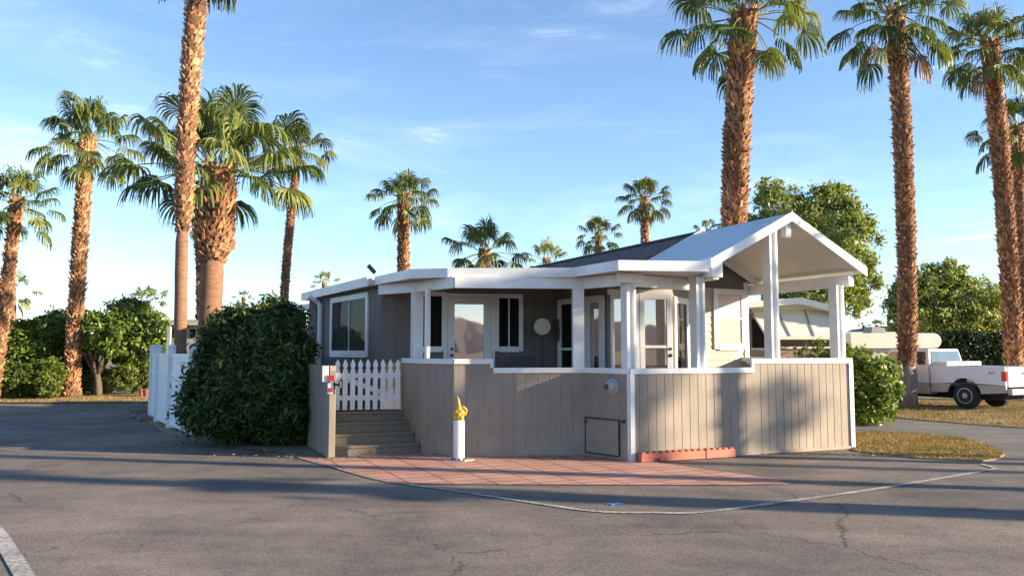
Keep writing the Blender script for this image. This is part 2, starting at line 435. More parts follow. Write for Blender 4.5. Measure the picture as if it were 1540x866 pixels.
# access panel with frame
mb = MB(); p0, p1 = .02, ca.at(931, .6)
ca.box(mb, p0, p1, .002, .018, .07, .62)
ap = mb.build('access_panel', 'siding', home, .003)
mb = MB()
ca.box(mb, p0-.015, p1+.02, .003, .03, .62, .645); ca.box(mb, p1, p1+.022, .003, .027, .07, .62); ca.box(mb, p0-.012, p0-.002, .003, .024, .05, .62); ca.box(mb, p0-.001, p1-.001, .003, .024, .05, .068)
mb.build('panel_frame', 'black_metal', ap)
mb = MB(); ca.box(mb, p1+.07, p1+.13, .0, .05, .60, .64); mb.build('latch', 'black_metal', ap)
mb = MB(); ca.box(mb, p0, p0+.04, .02, .04, .55, .59); mb.build('latch', 'black_metal', ap)
# round vent hood
vu = ca.at(922, 1.15)
def xf_fr(fr, u, z):
    def f(p): return Vector(fr.pt(u+p.x, -p.y, z+p.z))
    return f
mb = MB(); mb.lathe([(.13,0),(.13,-.025),(.10,-.03),(.10,-.05),(.085,-.10),(.06,-.13),(.055,-.16)], 20, axis='y')
vh = mb.build('vent_hood', 'grey_wall', home, .004, xf=xf_fr(ca, vu, 1.17))
mb = MB(); mb.lathe([(.05,-.155),(.05,-.166)], 16, axis='y'); mb.build('vent_grille', 'black_metal', vh, xf=xf_fr(ca, vu, 1.165))
# deck floor
K0 = XY(838, 16.0, 1.8); K1 = XY(914, 14.75, 1.8); K2a = XY(1011, 14.8, 1.8); K2 = XY(1036, 15.8, 1.8)
gl_tip = GP(1072, 388, 3.28); gr_tip = GP(1303, 402, 3.28)
gf = Fr(gl_tip, gr_tip)
rd = -gf.n                                    # direction of the ridge, away from the street
apx = YP(1198, 316, (gl_tip[1]+gr_tip[1])/2+.03)
print('gable', gl_tip, gr_tip, gf.L, apx, 'A', A, 'B', B)
AP = Vector(gf.pt(gf.L/2, 0, 4.17))
RS = 2.55                                      # where the main roof starts behind the porch gable
def gpnt(w, s, z): # w across the gable from the ridge, s along the ridge away from the street
    p = Vector((AP.x, AP.y))+gf.u*w+rd*s; return (p.x, p.y, z)
HW = 1.42
mainL = gpnt(-2.1, RS+.25, 0); mainR = gpnt(HW, RS+.25, 0)
mainC = gpnt(-.9, RS+.25, 0)
floor_poly = [D, Cc, A, B, mainR[:2], K2, K2a, K1, K0, XY(573, 15.15, 1.8), (H1[0]+.12, H1[1]), XY(499,14.55,.6), Fp, E]
def inset(poly, d):
    c = Vector((sum(p[0] for p in poly)/len(poly), sum(p[1] for p in poly)/len(poly)))
    return [tuple(Vector(p)+(c-Vector(p)).normalized()*d) for p in poly]
mb = MB(); mb.prism(inset(floor_poly, .14), DECK-.12, DECK); mb.build('deck_floor', 'deck_wood', home)
# steps
gL = XY(497, 14.5, .7); gR = XY(604, 14.8, .7)
f0 = GP(503, 687); f1 = GP(630, 680)
nstep = 4; lastz = 0
for i in range(nstep):
    t = i/3.6; t2 = 1.08
    a0 = Vector(f0).lerp(Vector(gL), t); a1 = Vector(f1).lerp(Vector(gR), t)
    b0 = Vector(f0).lerp(Vector(gL), t2); b1 = Vector(f1).lerp(Vector(gR), t2)
    z = (i+1)*DECK/4
    mb = MB(); mb.prism([tuple(a0), tuple(a1), tuple(b1), tuple(b0)], z-DECK/4 if i else 0, z-.035)
    st = mb.build('step', 'step_wood', home)
    d = (a0-b0).normalized()*.03
    mb = MB(); mb.prism([tuple(a0+d), tuple(a1+d), tuple(b1), tuple(b0)], z-.035, z); mb.build('tread', 'step_wood', st, .004)
# end post left of the steps
mb = MB(); gfr = Fr((G1[0], G1[1]), (G1[0]+.13, G1[1]+.03)); gfr.box(mb, 0.0, .10, -.14, .0, 0, 1.42); mb.build('stair_post', 'siding', home, .004)
# picket gate
gf2 = Fr(XY(503, 14.42, 1), XY(602, 14.68, 1))
gate = MB(); gt = None
mb = MB()
for z in (.90, 1.30): gf2.box(mb, 0, gf2.L, -.03, .0, z-.045, z+.045)
a = Vector(gf2.pt(.12, -.02, 1.27)); b = Vector(gf2.pt(gf2.L-.15, -.02, .92)); mb.bar(a, b, .03, .09)
gt = mb.build('gate', 'white_paint', home, .003)
n = 9
for i in range(n):
    u = .05+(gf2.L-.1)*i/(n-1); w = .043
    z0, z1 = .69, 1.40
    prof = [(-w,z0),(w,z0),(w,z1),(w*.55,z1+.025),(w*1.05,z1+.09),(w*.75,z1+.135),(0,z1+.20),(-w*.75,z1+.135),(-w*1.05,z1+.09),(-w*.55,z1+.025),(-w,z1)]
    mb = MB(); k = len(prof)
    mb.add([gf2.pt(u+x, .022, z) for x, z in prof]+[gf2.pt(u+x, .002, z) for x, z in prof], [tuple(range(k)), tuple(range(k,2*k))[::-1]]+[(j,(j+1)%k,k+(j+1)%k,k+j) for j in range(k)])
    mb.build('picket', 'white_paint', gt)
# signs hung on the stair wall end
def lw(fr, u, n, z): return Vector(fr.pt(u, n, z))
sg = Fr(XY(483, 14.3, 1.3), XY(504, 13.3, 1.3))
ts = thing('gate_sign', 'pair of small white and red plaques hanging by the picket gate', 'sign', (sg.p.x, sg.p.y, 1.0))
for (pa, pb, za, zb, mat) in ((485,494,550,574,'white_paint'), (493,501,576,592,'white_paint'), (493,503,564,573,'red_paint'), (494,501,583,589,'red_paint')):
    Y = 12.78; x0 = YP(pa, za, Y); x1 = YP(pb, zb, Y)
    mb = MB(); off = .012 if mat == 'red_paint' else 0
    mb.box(x0[0], x1[0], Y-.012-off, Y-off, x1[2], x0[2]); mb.build('plaque' if mat == 'white_paint' else 'red_panel', mat, ts, .003)
mb = MB(); a = YP(506, 577, 12.78); mb.tube([(a[0]-.11,12.80,a[2]), (a[0]+.08,12.76,a[2]-.02)], .018, 8); mb.tube([(a[0]-.03,12.78,a[2]+.06),(a[0]-.03,12.78,a[2]-.16)], .016, 8); mb.tube([(a[0]+.06,12.76,a[2]+.04),(a[0]+.06,12.76,a[2]-.06)], .022, 8)
tag(mb.build('gate_latch', 'black_metal', None), 'black metal latch and hanging chain on the post of the picket gate', 'latch')

# ---- posts
FZ = 3.15; FB = 2.99            # fascia top and bottom
def post(fr, u, w, dpt, z0, z1, groove=True, n0=-.03):
    mb = MB(); pc = []
    g = w*.32
    if groove: prof = [(-w/2,0),(-w/2+w*.22,0),(-w/2+w*.30,-.04),(w/2-w*.30,-.04),(w/2-w*.22,0),(w/2,0),(w/2,-dpt),(-w/2,-dpt)]
    else: prof = [(-w/2,0),(w/2,0),(w/2,-dpt),(-w/2,-dpt)]
    mb.prism([fr.pt(u+a, n0+n_, 0)[:2] for a, n_ in prof], z0, z1)
    return mb.build('post', 'white_trim', home)
post(ab, .06, .17, .20, ZL+.013, 2.80)
post(ab, ab.at(1056, 2.2), .17, .20, ZL+.013, 2.98)
post(ab, ab.at(1168, 2.2), .17, .20, ZH+.013, 3.98)
post(ab, ab.at(1267, 2.2), .17, .20, ZH+.013, 2.93)
post(cd, cd.L-.10, .19, .16, ZL+.013, 2.86, False)
post(fe, fe.L*.45, .16, .18, ZH+.013, 2.90, True)
mb = MB(); ed.box(mb, .05, .12, -.1, -.03, ZH+.013, 2.84); mb.build('post', 'white_trim', home)
# ---- flat roof of the porch : polygon of fascia points
fpx = [(1066,393.0),(930,391.0),(861,402.5),(673,403.0),(617,404.5),(563,416.0)]
fpts = [GP(px, py, FZ) for px, py in fpx]
LW0 = XY(573, 15.2, 2); LW1 = GP(453, 441, FZ)
fpts2 = [GP(552, 413.5, FZ+.03), GP(464, 434, FZ+.03)]
print('fascia', fpts, LW0, LW1, fpts2)
roof_poly = fpts+[(LW0[0]-.1, LW0[1]+3.2), gpnt(-2.1, RS+3.0, 0)[:2], gpnt(-1.6, RS+.2, 0)[:2], gpnt(-1.75, .4, 0)[:2]]
mb = MB(); mb.prism(inset(roof_poly, .05), FB+.02, FZ-.03); mb.build('porch_roof', 'soffit', home)
mb = MB()
for i in range(len(fpts)-1):
    fr = Fr(fpts[i+1], fpts[i]); fr.box(mb, 0, fr.L, -.035, 0, FB, FZ)
    if i in (0, 1): pass
mb.build('fascia', 'white_paint', home)
# beams below
beam_pts = [ab.pt(ab.at(1066,2.9)+.1, -.62, 0)[:2], ab.pt(-.02, -.16, 0)[:2], (Cc[0], Cc[1]+.08), (D[0], D[1]+.08), (fe.pt(fe.L*.45,-.1,0)[0], fe.pt(fe.L*.45,-.1,0)[1]), XY(572, 15.1, 2.9)]
for i in range(len(beam_pts)-1):
    mb = MB(); fr = Fr(beam_pts[i+1], beam_pts[i]); fr.box(mb, .0, fr.L, -.05, .05, FB-.19+i*.001, FB-.002+i*.002); mb.build('beam', 'white_trim', home)
# stub beam crossing at the corner post
mb = MB(); ab.box(mb, -.20, .26, -.06, .0, FB-.15, FB-.001); mb.build('beam', 'white_trim', home)
# ---- gable porch roof
EZ = 3.27; AZ = 4.17; hw = gf.L/2; TT = .16
def slope_slab(mb, w0, z0, w1, z1, s0, s1, t):
    mb.hexa([gpnt(w0,s0,z0-t), gpnt(w1,s0,z1-t), gpnt(w1,s1,z1-t), gpnt(w0,s1,z0-t), gpnt(w0,s0,z0), gpnt(w1,s0,z1), gpnt(w1,s1,z1), gpnt(w0,s1,z0)])
for sgn in (-1, 1):
    mb = MB(); slope_slab(mb, sgn*hw, EZ, 0, AZ, .035, RS+.3, .05); mb.build('gable_roof', 'metal_roof', home)
    mb = MB(); slope_slab(mb, sgn*hw*.985, EZ-.052, 0, AZ-.057, .036, RS+.28, .05); mb.build('gable_ceiling', 'soffit', home)
    mb = MB(); slope_slab(mb, sgn*(hw+.015), EZ+.008, 0, AZ+.014, 0, .034, TT); mb.build('barge_board', 'white_paint', home)
mb = MB()
mb.hexa([gpnt(-hw-.03,0,EZ-.16), gpnt(-hw-.002,0,EZ-.16), gpnt(-hw-.002,RS,EZ-.16), gpnt(-hw-.03,RS,EZ-.16), gpnt(-hw-.03,0,EZ+.012), gpnt(-hw-.002,0,EZ+.012), gpnt(-hw-.002,RS,EZ+.012), gpnt(-hw-.03,RS,EZ+.012)])
mb.build('gutter', 'white_paint', home)
# ridge stub and side beams
def gbox(w0, w1, s0, s1, z0, z1, name='beam', mat='white_trim'):
    mb = MB(); mb.hexa([gpnt(w0,s0,z0), gpnt(w1,s0,z0), gpnt(w1,s1,z0), gpnt(w0,s1,z0), gpnt(w0,s0,z1), gpnt(w1,s0,z1), gpnt(w1,s1,z1), gpnt(w0,s1,z1)])
    return mb.build(name, mat, home, .003)
gbox(-.06,.06,.10,.22, AZ-.42, AZ-.13)
gbox(hw-.30, hw-.18, .14, RS+.4, EZ-.34, EZ-.12)
gbox(-hw+.04, -hw+.16, .05, RS+.2, EZ-.34, EZ-.10)
gbox(-hw+.0, -hw+.22, .02, .25, EZ-.30, EZ-.03)
# shingle roof over the main body
slope = (AZ-EZ)/hw
def roof_plane(sgn, w1, s0, s1):
    me = bpy.data.meshes.new('shingle_roof')
    z1 = AZ-w1*slope; T = .09
    vs = [gpnt(0,s0,AZ), gpnt(0,s1,AZ), gpnt(sgn*w1,s1,z1), gpnt(sgn*w1,s0,z1)]
    vs += [(x,y,z-T) for x,y,z in vs]
    me.from_pydata([tuple(v) for v in vs], [], [(0,1,2,3),(7,6,5,4),(0,3,7,4),(1,5,6,2),(2,6,7,3),(0,4,5,1)])
    uv = me.uv_layers.new(name='UVMap'); sl = math.hypot(w1, w1*slope)
    pc = {0:(s0,sl),1:(s1,sl),2:(s1,0),3:(s0,0)}
    for p in me.polygons:
        for li in p.loop_indices:
            uv.data[li].uv = pc[me.loops[li].vertex_index % 4]
    me.materials.append(M['shingle'])
    o = bpy.data.objects.new('shingle_roof', me); C.objects.link(o); attach(o, home)
roof_plane(-1, 2.15, RS, RS+8.6); roof_plane(1, 1.75, RS, RS+8.6)
mb = MB(); slope_slab(mb, 0, AZ+.03, -.12, AZ-.12*slope+.03, RS-.03, RS+8.6, .04); slope_slab(mb, 0, AZ+.031, .12, AZ-.12*slope+.03, RS-.03, RS+8.6, .04); mb.build('ridge_cap', 'shingle', home)
# rake boards of the main gable seen below and above the porch roof
mb = MB(); slope_slab(mb, 1.75, AZ-1.75*slope-.1, 0, AZ-.11, RS+.12, RS+.17, .14); mb.build('rake_board', 'white_trim', home)
mb = MB(); slope_slab(mb, -2.17, AZ-2.17*slope+.012, 0, AZ+.045, RS-.05, RS-.003, .10); mb.build('rake_board', 'white_trim', home)
# pale vent cap at the ridge end
gbox(-.06,.06,RS-.08,RS+.06,AZ+.02,AZ+.075,'ridge_end','white_trim')
# main gable wall
WS = RS+.3
mb = MB()
pts = [gpnt(-1.9,WS,DECK-.3), gpnt(HW,WS,DECK-.3), gpnt(HW,WS,AZ-HW*slope-.14), gpnt(0,WS,AZ-.14), gpnt(-1.9,WS,AZ-1.9*slope-.14)]
pts2 = [gpnt(-1.9,WS+.12,DECK-.3), gpnt(HW,WS+.12,DECK-.3), gpnt(HW,WS+.12,AZ-HW*slope-.14), gpnt(0,WS+.12,AZ-.14), gpnt(-1.9,WS+.12,AZ-1.9*slope-.14)]
mb.add(pts+pts2, [(0,1,2,3,4),(9,8,7,6,5)]+[(i,i+5,(i+1)%5+5,(i+1)%5) for i in range(5)])
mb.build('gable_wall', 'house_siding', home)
# horizontal lap siding on the lower right of the gable wall
gw = Fr(gpnt(-1.0,WS,0)[:2], gpnt(HW,WS,0)[:2])
mb = MB(); z = DECK
while z < 3.05:
    mb.add([gw.pt(0,.004,z+.15), gw.pt(gw.L,.004,z+.15), gw.pt(gw.L,.022,z), gw.pt(0,.022,z), gw.pt(0,.002,z), gw.pt(gw.L,.002,z)], [(0,1,2,3),(3,2,5,4),(0,3,4),(1,5,2)]); z += .15
mb.build('lap_siding', 'siding_cream', home)
mb = MB(); gw.box(mb, gw.L-.09, gw.L+.02, -.1, .04, .5, 3.2); mb.build('corner_trim', 'cream_white', home)
# right side wall of the main body
rw = Fr(gpnt(HW,WS+.13,0)[:2], gpnt(HW,WS+8,0)[:2]); mb = MB(); sided(mb, rw, 0, 3.3, .1); mb.build('side_wall', 'siding_cream', home)
# left side wall of main body (behind)
# ---- windows & doors
def window(fr, u0, u1, z0, z1, mull=(), rail=None, fw=.075, glass='glass_dark', frame='white_trim', n0=.0):
    mb = MB(); t = n0+.035
    fr.box(mb, u0-fw, u0, n0, t, z0-fw*1.1, z1+fw); fr.box(mb, u1, u1+fw, n0, t, z0-fw*1.1, z1+fw)
    fr.box(mb, u0, u1, n0, t+.001, z1, z1+fw); fr.box(mb, u0, u1, n0, t+.015, z0-fw*1.3, z0)
    w = mb.build('window', frame, home, .003)
    mb = MB(); fr.box(mb, u0, u1, n0+.001, n0+.010, z0, z1); mb.build('pane', glass, w)
    mb = MB(); any_ = False
    for m_ in mull: fr.box(mb, m_-.014, m_+.014, n0+.011, n0+.026, z0, z1); any_ = True
    if rail: fr.box(mb, u0, u1, n0+.012, n0+.029, rail-.02, rail+.02); any_ = True
    if any_: mb.build('mullion', frame, w)
    return w
def glass_door(fr, u0, u1, z0, z1, st=.11, glass='glass_dark', rail=None, knob=None, frame='white_trim', n0=.0, bot=.2):
    mb = MB()
    fr.box(mb, u0, u0+st, n0, n0+.045, z0, z1); fr.box(mb, u1-st, u1, n0, n0+.045, z0, z1)
    fr.box(mb, u0+st, u1-st, n0, n0+.044, z1-st, z1); fr.box(mb, u0+st, u1-st, n0, n0+.044, z0, z0+bot)
    if rail: fr.box(mb, u0+st, u1-st, n0+.002, n0+.04, rail-.025, rail+.025)
    d = mb.build('door', frame, home, .003)
    mb = MB(); fr.box(mb, u0+st, u1-st, n0+.003, n0+.012, z0+bot, z1-st); mb.build('pane', glass, d)
    if knob:
        ku = knob
        for zz, rr in ((z0+1.0, .032), (z0+1.12, .026)):
            mb = MB(); mb.lathe([(rr,.03),(rr*1.05,.0),(rr*.4,-.02),(rr,-.045),(rr*.8,-.07)], 12, c=(0,-.045,zz), axis='y')
            mb.build('handle', 'black_metal', d, xf=lambda p: Vector(fr.pt(ku+p.x, n0-p.y, p.z)))
    return d
CE = FB+.02   # ceiling
bw = Fr(XY(573,15.2,2), XY(838,16.0,2))           # back wall, left half
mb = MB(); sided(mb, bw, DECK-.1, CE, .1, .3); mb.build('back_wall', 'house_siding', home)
# outer wall with big window
ow = Fr(XY(484, 18.4, 2), (bw.p.x-.002, bw.p.y))
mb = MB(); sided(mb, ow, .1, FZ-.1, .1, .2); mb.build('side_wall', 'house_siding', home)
u0, u1 = ow.at(500), ow.at(551); zt = ow.zat(525, 452); zb = ow.zat(525, 527)
w = window(ow, u0, u1, zb, zt, mull=[(u0*.47+u1*.53)], glass='glass_curtain', fw=.11)
# farther recessed wall and downspout
ow2 = Fr(XY(464, 19.4, 2), XY(485, 19.2, 2)); mb = MB(); sided(mb, ow2, .1, 3.0, .1); mb.build('side_wall', 'house_siding', home)
ow3 = Fr((XY(484, 18.4, 2)[0], XY(484, 18.4, 2)[1]+.12), (XY(484,18.4,2)[0]+3, XY(484,18.4,2)[1]+3.2))
mb = MB(); p = XY(481, 18.3, 2); mb.tube([(p[0],p[1],.3),(p[0],p[1],2.75),(p[0]-.05,p[1]+.02,2.85),(p[0]-.25,p[1]-.1,2.98)], .055, 8); mb.build('downspout', 'white_trim', home)
# left roof with fascia
lf = Fr((LW1[0], LW1[1]), fpts2[0])
mb = MB(); lf.box(mb, 0, lf.L, -.035, 0, FB-.02, FZ+.0); mb.build('fascia', 'white_paint', home)
mb = MB(); q0 = lf.pt(0,-.02,0); q1 = lf.pt(lf.L,-.02,0)
mb.prism([q0[:2], q1[:2], (q1[0]+2.6, q1[1]+1.6), (q1[0]+2.6, q0[1]+2.5), (q0[0]+.4, q0[1]+2.5)], FB, FZ-.025); mb.build('side_roof', 'soffit', home)
mb = MB(); fr = Fr(YP(438, 455, 21)[:2], XY(480, 19.6, 3)); fr.box(mb, 0, fr.L, -1.2, 0, 2.80, 2.93); mb.build('carport_roof', 'white_trim', home)
mb = MB(); p = XY(445, 20.9, 2); mb.tube([(p[0],p[1],0),(p[0],p[1],2.8)], .04, 8); mb.build('post', 'white_trim', home)
# windows of the back wall
DT = DECK+2.10
window(bw, bw.at(629), bw.at(664), 1.83, 2.80, mull=[bw.at(646)], fw=.085)
glass_door(bw, bw.at(673), bw.at(737), DECK, DT+.02, .13, 'glass_mirror', knob=bw.at(679))
mb = MB()
bw.box(mb, bw.at(666.5), bw.at(673)-.003, 0, .03, DECK, DT+.10); bw.box(mb, bw.at(737)+.003, bw.at(744), 0, .03, DECK, DT+.10); bw.box(mb, bw.at(673)-.002, bw.at(737)+.002, 0, .031, DT+.024, DT+.10)
mb.build('door_frame', 'white_trim', home, .003)
window(bw, bw.at(750), bw.at(780), 1.83, 2.78, mull=[bw.at(765)], fw=.085)
# facet with two doors
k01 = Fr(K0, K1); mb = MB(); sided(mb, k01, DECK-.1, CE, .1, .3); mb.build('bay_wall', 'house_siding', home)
glass_door(k01, k01.at(841), k01.at(872), DECK, DT, .10, 'glass_dark', rail=DECK+1.12)
glass_door(k01, k01.at(882), k01.at(910), DECK, DT+.02, .13, 'glass_mirror', bot=.35)
k12 = Fr(K1, K2a); mb = MB(); sided(mb, k12, DECK-.1, CE, .1, .3); mb.build('bay_wall', 'siding', home)
glass_door(k12, k12.at(918), k12.at(961), DECK, DT+.02, .07, 'glass_mirror')
glass_door(k12, k12.at(962), k12.at(1010), DECK, DT+.02, .09, 'glass_mirror', rail=DECK+1.16, knob=k12.at(1007))
mb = MB(); k12.box(mb, .0, k12.L, 0, .047, DT+.022, DT+.12); mb.build('door_frame', 'white_trim', home)
k2 = Fr(K2a, K2); mb = MB(); sided(mb, k2, DECK-.1, CE, .1, .3); mb.build('bay_wall', 'siding', home)
glass_door(k2, k2.L*.06, k2.L*.9, DECK, DT, .12, 'glass_dark')
k3 = Fr(K2, gw.pt(gw.at(1062), 0.01, 0)[:2]); mb = MB(); sided(mb, k3, DECK-.1, CE, .1, .3); mb.build('bay_wall', 'siding_cream', home)
# window on the gable wall
window(gw, gw.at(1079), gw.at(1114), gw.zat(1097,516), gw.zat(1097,443), rail=gw.zat(1097,479), fw=.11, glass='window_shade', frame='white_paint', n0=.024)
mb = MB(); gw.box(mb, gw.at(1079)+.002, gw.at(1114)-.002, .0345, .038, gw.zat(1097,479)+.021, gw.zat(1097,443)-.002); mb.build('pane', 'window_shade_pale', bpy.data.objects[[o.name for o in bpy.data.objects if o.name.startswith('window') and o.parent == home][-1]])
# roof solar lamp
p = YP(559, 406, fpts2[0][1]+.1)
sl = thing('solar_lamp', 'small black solar lamp panel tilted on the edge of the white roof', 'solar lamp', (p[0], p[1], FZ))
mb = MB(); mb.bar((p[0]-.07,p[1],p[2]+.09),(p[0]+.07,p[1]-.02,p[2]-.06), .03, .08); mb.build('panel', 'black_metal', sl)
mb = MB(); mb.tube([(p[0]+.05,p[1],FZ-.04),(p[0]+.04,p[1],p[2]-.03)], .012, 6); mb.build('bracket', 'white_trim', sl)
# things inside the porch
p = YP(815.5, 491, 15.6)
t = thing('disc_on_stand', 'round pale disc on a thin dark stand against the dark back wall of the porch', 'disc', (p[0], p[1], DECK))
mb = MB(); mb.lathe([(.02,.03),(.15,.03),(.165,.0),(.16,-.02),(.02,-.035)], 28, c=p, axis='y'); mb.build('disc', 'pale_wall', t, smooth=False)
mb = MB(); mb.tube([(p[0],p[1]+.05,DECK),(p[0],p[1]+.05,p[2])], .018, 8); mb.lathe([(.17,DECK),(.17,DECK+.02),(.03,DECK+.05)], 18, c=(p[0],p[1]+.05,0)); mb.build('stand', 'black_metal', t)
def patio_chair(px, Y, lab, rz):
    x, y = XY(px, Y, 1.2)
    t = thing('patio_chair', lab, 'chair', (x, y, DECK), 'patio chairs on the porch')
    def xf(p): 
        c, s = math.cos(rz), math.sin(rz); return Vector((x+p.x*c-p.y*s, y+p.x*s+p.y*c, DECK+p.z))
    mb = MB(); mb.box(-.26,.26,-.26,.26,.40,.45); mb.build('seat', 'black_metal', t, .01, xf=xf)
    mb = MB(); mb.bar((0,.26,.45),(0,.38,.98), .5, .035, up=(0,1,0)); mb.build('backrest', 'black_metal', t, .01, xf=xf)
    for sx in (-1,1):
        for sy in (-1,1): mb = MB(); mb.tube([(sx*.23,sy*.23,0),(sx*.23,sy*.23,.40)], .015, 6); mb.build('leg', 'black_metal', t, xf=xf)
patio_chair(795, 14.9, 'dark patio chair on the porch below the right hand porch window', .3)
# wreath on the door
p = Vector(k01.pt(k01.at(841)+.04, .09, 2.12))
mb = MB(); rr = random.Random(3)
for i in range(26):
    z = p.z-.22+.44*i/26; q = (p.x+rr.uniform(-.04,.04), p.y+rr.uniform(-.03,.03), z)
    mb.bar(q, (q[0]+rr.uniform(-.05,.05), q[1]-.03, z+rr.uniform(.02,.07)), .03, .02)
tag(mb.build('door_ornament', 'bark'), 'dark narrow hanging ornament beside the screen door inside the porch', 'ornament')

# ------------------------------------------------------------------ bollard & small things on the pavers
bx, by = GP(690, 692)
t = thing('bollard', 'short white round post topped with a yellow knotted ornament in front of the porch', 'bollard', (bx, by, 0))
mb = MB(); mb.lathe([(.088,.012),(.09,.02),(.09,.62),(.084,.635)], 28, c=(bx,by,0)); o = mb.build('pipe', 'white_paint', t, smooth=False)
mb = MB(); mb.prism([(bx-.24,by-.07),(bx+.1,by-.16),(bx+.25,by+.02),(bx+.06,by+.15),(bx-.2,by+.11)], .002, .016); mb.build('base_plate', 'concrete', t)
for a in range(8):
    mb = MB(); mb.lathe([(.014,.012),(.014,.045)], 8, c=(bx+.10*math.cos(a*PI/4+.2), by+.10*math.sin(a*PI/4+.2), 0)); mb.build('bolt', 'black_metal', t)
mb = MB(); rr = random.Random(5)
def blob(c, r, n=7):
    prof = [(r*math.sin(PI*(i+.5)/n), -r*math.cos(PI*(i+.5)/n)) for i in range(n)]
    mb.lathe(prof, 12, c=c)
zb_ = .635
for c, r in (((0,0,.05),.085),((-.03,-.01,.11),.07),((.03,-.02,.12),.068),((0,0,.17),.058),((.0,0,.215),.04),((-.045,-.03,.06),.045),((.04,-.05,.05),.04),((.0,-.06,.1),.038)):
    blob((bx+c[0], by+c[1], zb_+c[2]), r)
mb.tube([(bx+.02,by,zb_+.20),(bx+.075,by-.01,zb_+.21),(bx+.115,by-.01,zb_+.16),(bx+.10,by-.01,zb_+.10),(bx+.05,by-.02,zb_+.06)], [.022,.026,.026,.026,.022], 10)
mb.tube([(bx,by,zb_+.2),(bx-.005,by,zb_+.26),(bx-.012,by,zb_+.33),(bx-.03,by,zb_+.385)], [.035,.026,.02,.008], 10)
mb.tube([(bx-.07,by-.02,zb_+.02),(bx-.085,by-.03,zb_+.08),(bx-.05,by-.04,zb_+.14),(bx,by-.05,zb_+.15)], [.02,.024,.022,.018], 8)
o = mb.build('ornament', 'yellow_paint', t, smooth=True)
# terracotta edging
e0, e1, em = ab.at(957, .1), ab.at(1097, .1), ab.at(1053, .1)
def edging(u0, u1, lab):
    t = MB(); ab.box(t, u0, u1, .045, .16, .004, .135)
    n = max(3, int((u1-u0)/.11)); 
    for i in range(n):
        a = u0+(u1-u0)*(i+.12)/n; b_ = u0+(u1-u0)*(i+.72)/n
        ab.box(t, a, b_, .050, .155, .1355, .160)
    tag(t.build('edging_block', 'terracotta', None, .006), lab, 'edging', 'terracotta edging blocks along the porch wall')
edging(e0, em-.01, 'longer red notched edging block beside the white corner trim of the porch')
edging(em+.01, e1, 'shorter red notched edging block at the right end of the red edging row')
mb = MB(); x, y = GP(998, 694); mb.prism([(x-.07,y-.05),(x+.06,y-.06),(x+.07,y+.05),(x-.05,y+.06)], .014, .07)
tag(mb.build('brick_chip', 'terracotta', None, .01), 'small loose red brick chip lying in front of the edging', 'brick')

# ------------------------------------------------------------------ ground
def sheet(name, poly, z, mat, thick=None, kind='structure'):
    mb = MB(); n = len(poly)
    if thick: mb.prism(poly, z-thick, z)
    else: mb.add([(x,y,z) for x,y in poly], [tuple(range(n))])
    o = mb.build(name, mat)
    # normals up
    me = o.data; bm = bmesh.new(); bm.from_mesh(me)
    if not thick:
        for f in bm.faces:
            if f.normal.z < 0: f.normal_flip()
    bm.to_mesh(me); bm.free()
    o['kind'] = kind; return o
sheet('ground', [(-3500,-3500),(3500,-3500),(3500,3500),(-3500,3500)], -.02, 'soil')
sheet('road', [(-90,-30),(90,-30),(90,30),(40,28.5),(13,27),(-9,25.5),(-14,26.3),(-90,27.5)], -.008, 'asphalt')
sheet('side_road', [GP(1285,646), GP(1400,652), GP(1455,659), GP(1512,684), GP(1700,690), GP(1700,655), GP(1540,644), GP(1400,634), GP(1295,623), (9.2,24), (6.5,19)], -.003, 'asphalt_grey')
pav = [(430,682),(470,692),(520,706),(560,717),(607,727),(700,728),(900,728.5),(1100,729),(1188,728),(1165,721),(1120,713),(1040,703),(1000,696),(955,690),(860,670),(600,670),(480,676)]
sheet('paving', [GP(*p) for p in pav], .003, 'pavers')
# white line: strips following points
def strip(name, pts, w, z, mat):
    P = [Vector(p) for p in pts]; L = []; Rr = []
    for i, p in enumerate(P):
        d = (P[min(i+1,len(P)-1)]-P[max(i-1,0)]).normalized(); nrm = Vector((-d.y, d.x))
        L.append(p+nrm*w/2); Rr.append(p-nrm*w/2)
    mb = MB(); n = len(P)
    mb.add([(p.x,p.y,z) for p in L]+[(p.x,p.y,z) for p in Rr], [(i,i+1,n+i+1,n+i) for i in range(n-1)])
    o = mb.build(name, mat); me = o.data; bm = bmesh.new(); bm.from_mesh(me)
    for f in bm.faces:
        if f.normal.z < 0: f.normal_flip()
    bm.to_mesh(me); bm.free(); o['kind'] = 'structure'; return o
def smooth_pts(pp, k=6):
    out = []; n = len(pp)
    for i in range(n-1):
        p0 = Vector(pp[max(i-1,0)]); p1 = Vector(pp[i]); p2 = Vector(pp[i+1]); p3 = Vector(pp[min(i+2,n-1)])
        for j in range(k):
            t = j/k; out.append(.5*((2*p1)+(-p0+p2)*t+(2*p0-5*p1+4*p2-p3)*t*t+(-p0+3*p1-3*p2+p3)*t**3))
    out.append(Vector(pp[-1])); return out
strip('road_marking', smooth_pts([GP(*p) for p in [(607,726.5),(700,740),(800,755),(895,768),(980,770),(1060,769),(1200,751),(1300,737),(1400,721),(1500,704)]]), .085, .001, 'road_paint')
strip('road_marking', smooth_pts([GP(*p) for p in [(1502,705),(1476,697)]]), .08, .0012, 'road_paint')
strip('road_marking', smooth_pts([GP(*p) for p in [(432,683),(470,693.5),(520,707.5),(560,718.5),(606,728)]]), .045, .007, 'road_paint')
strip('road_marking', [GP(-30,770), GP(0,805), GP(38,866), GP(70,930)], .14, .001, 'road_paint')
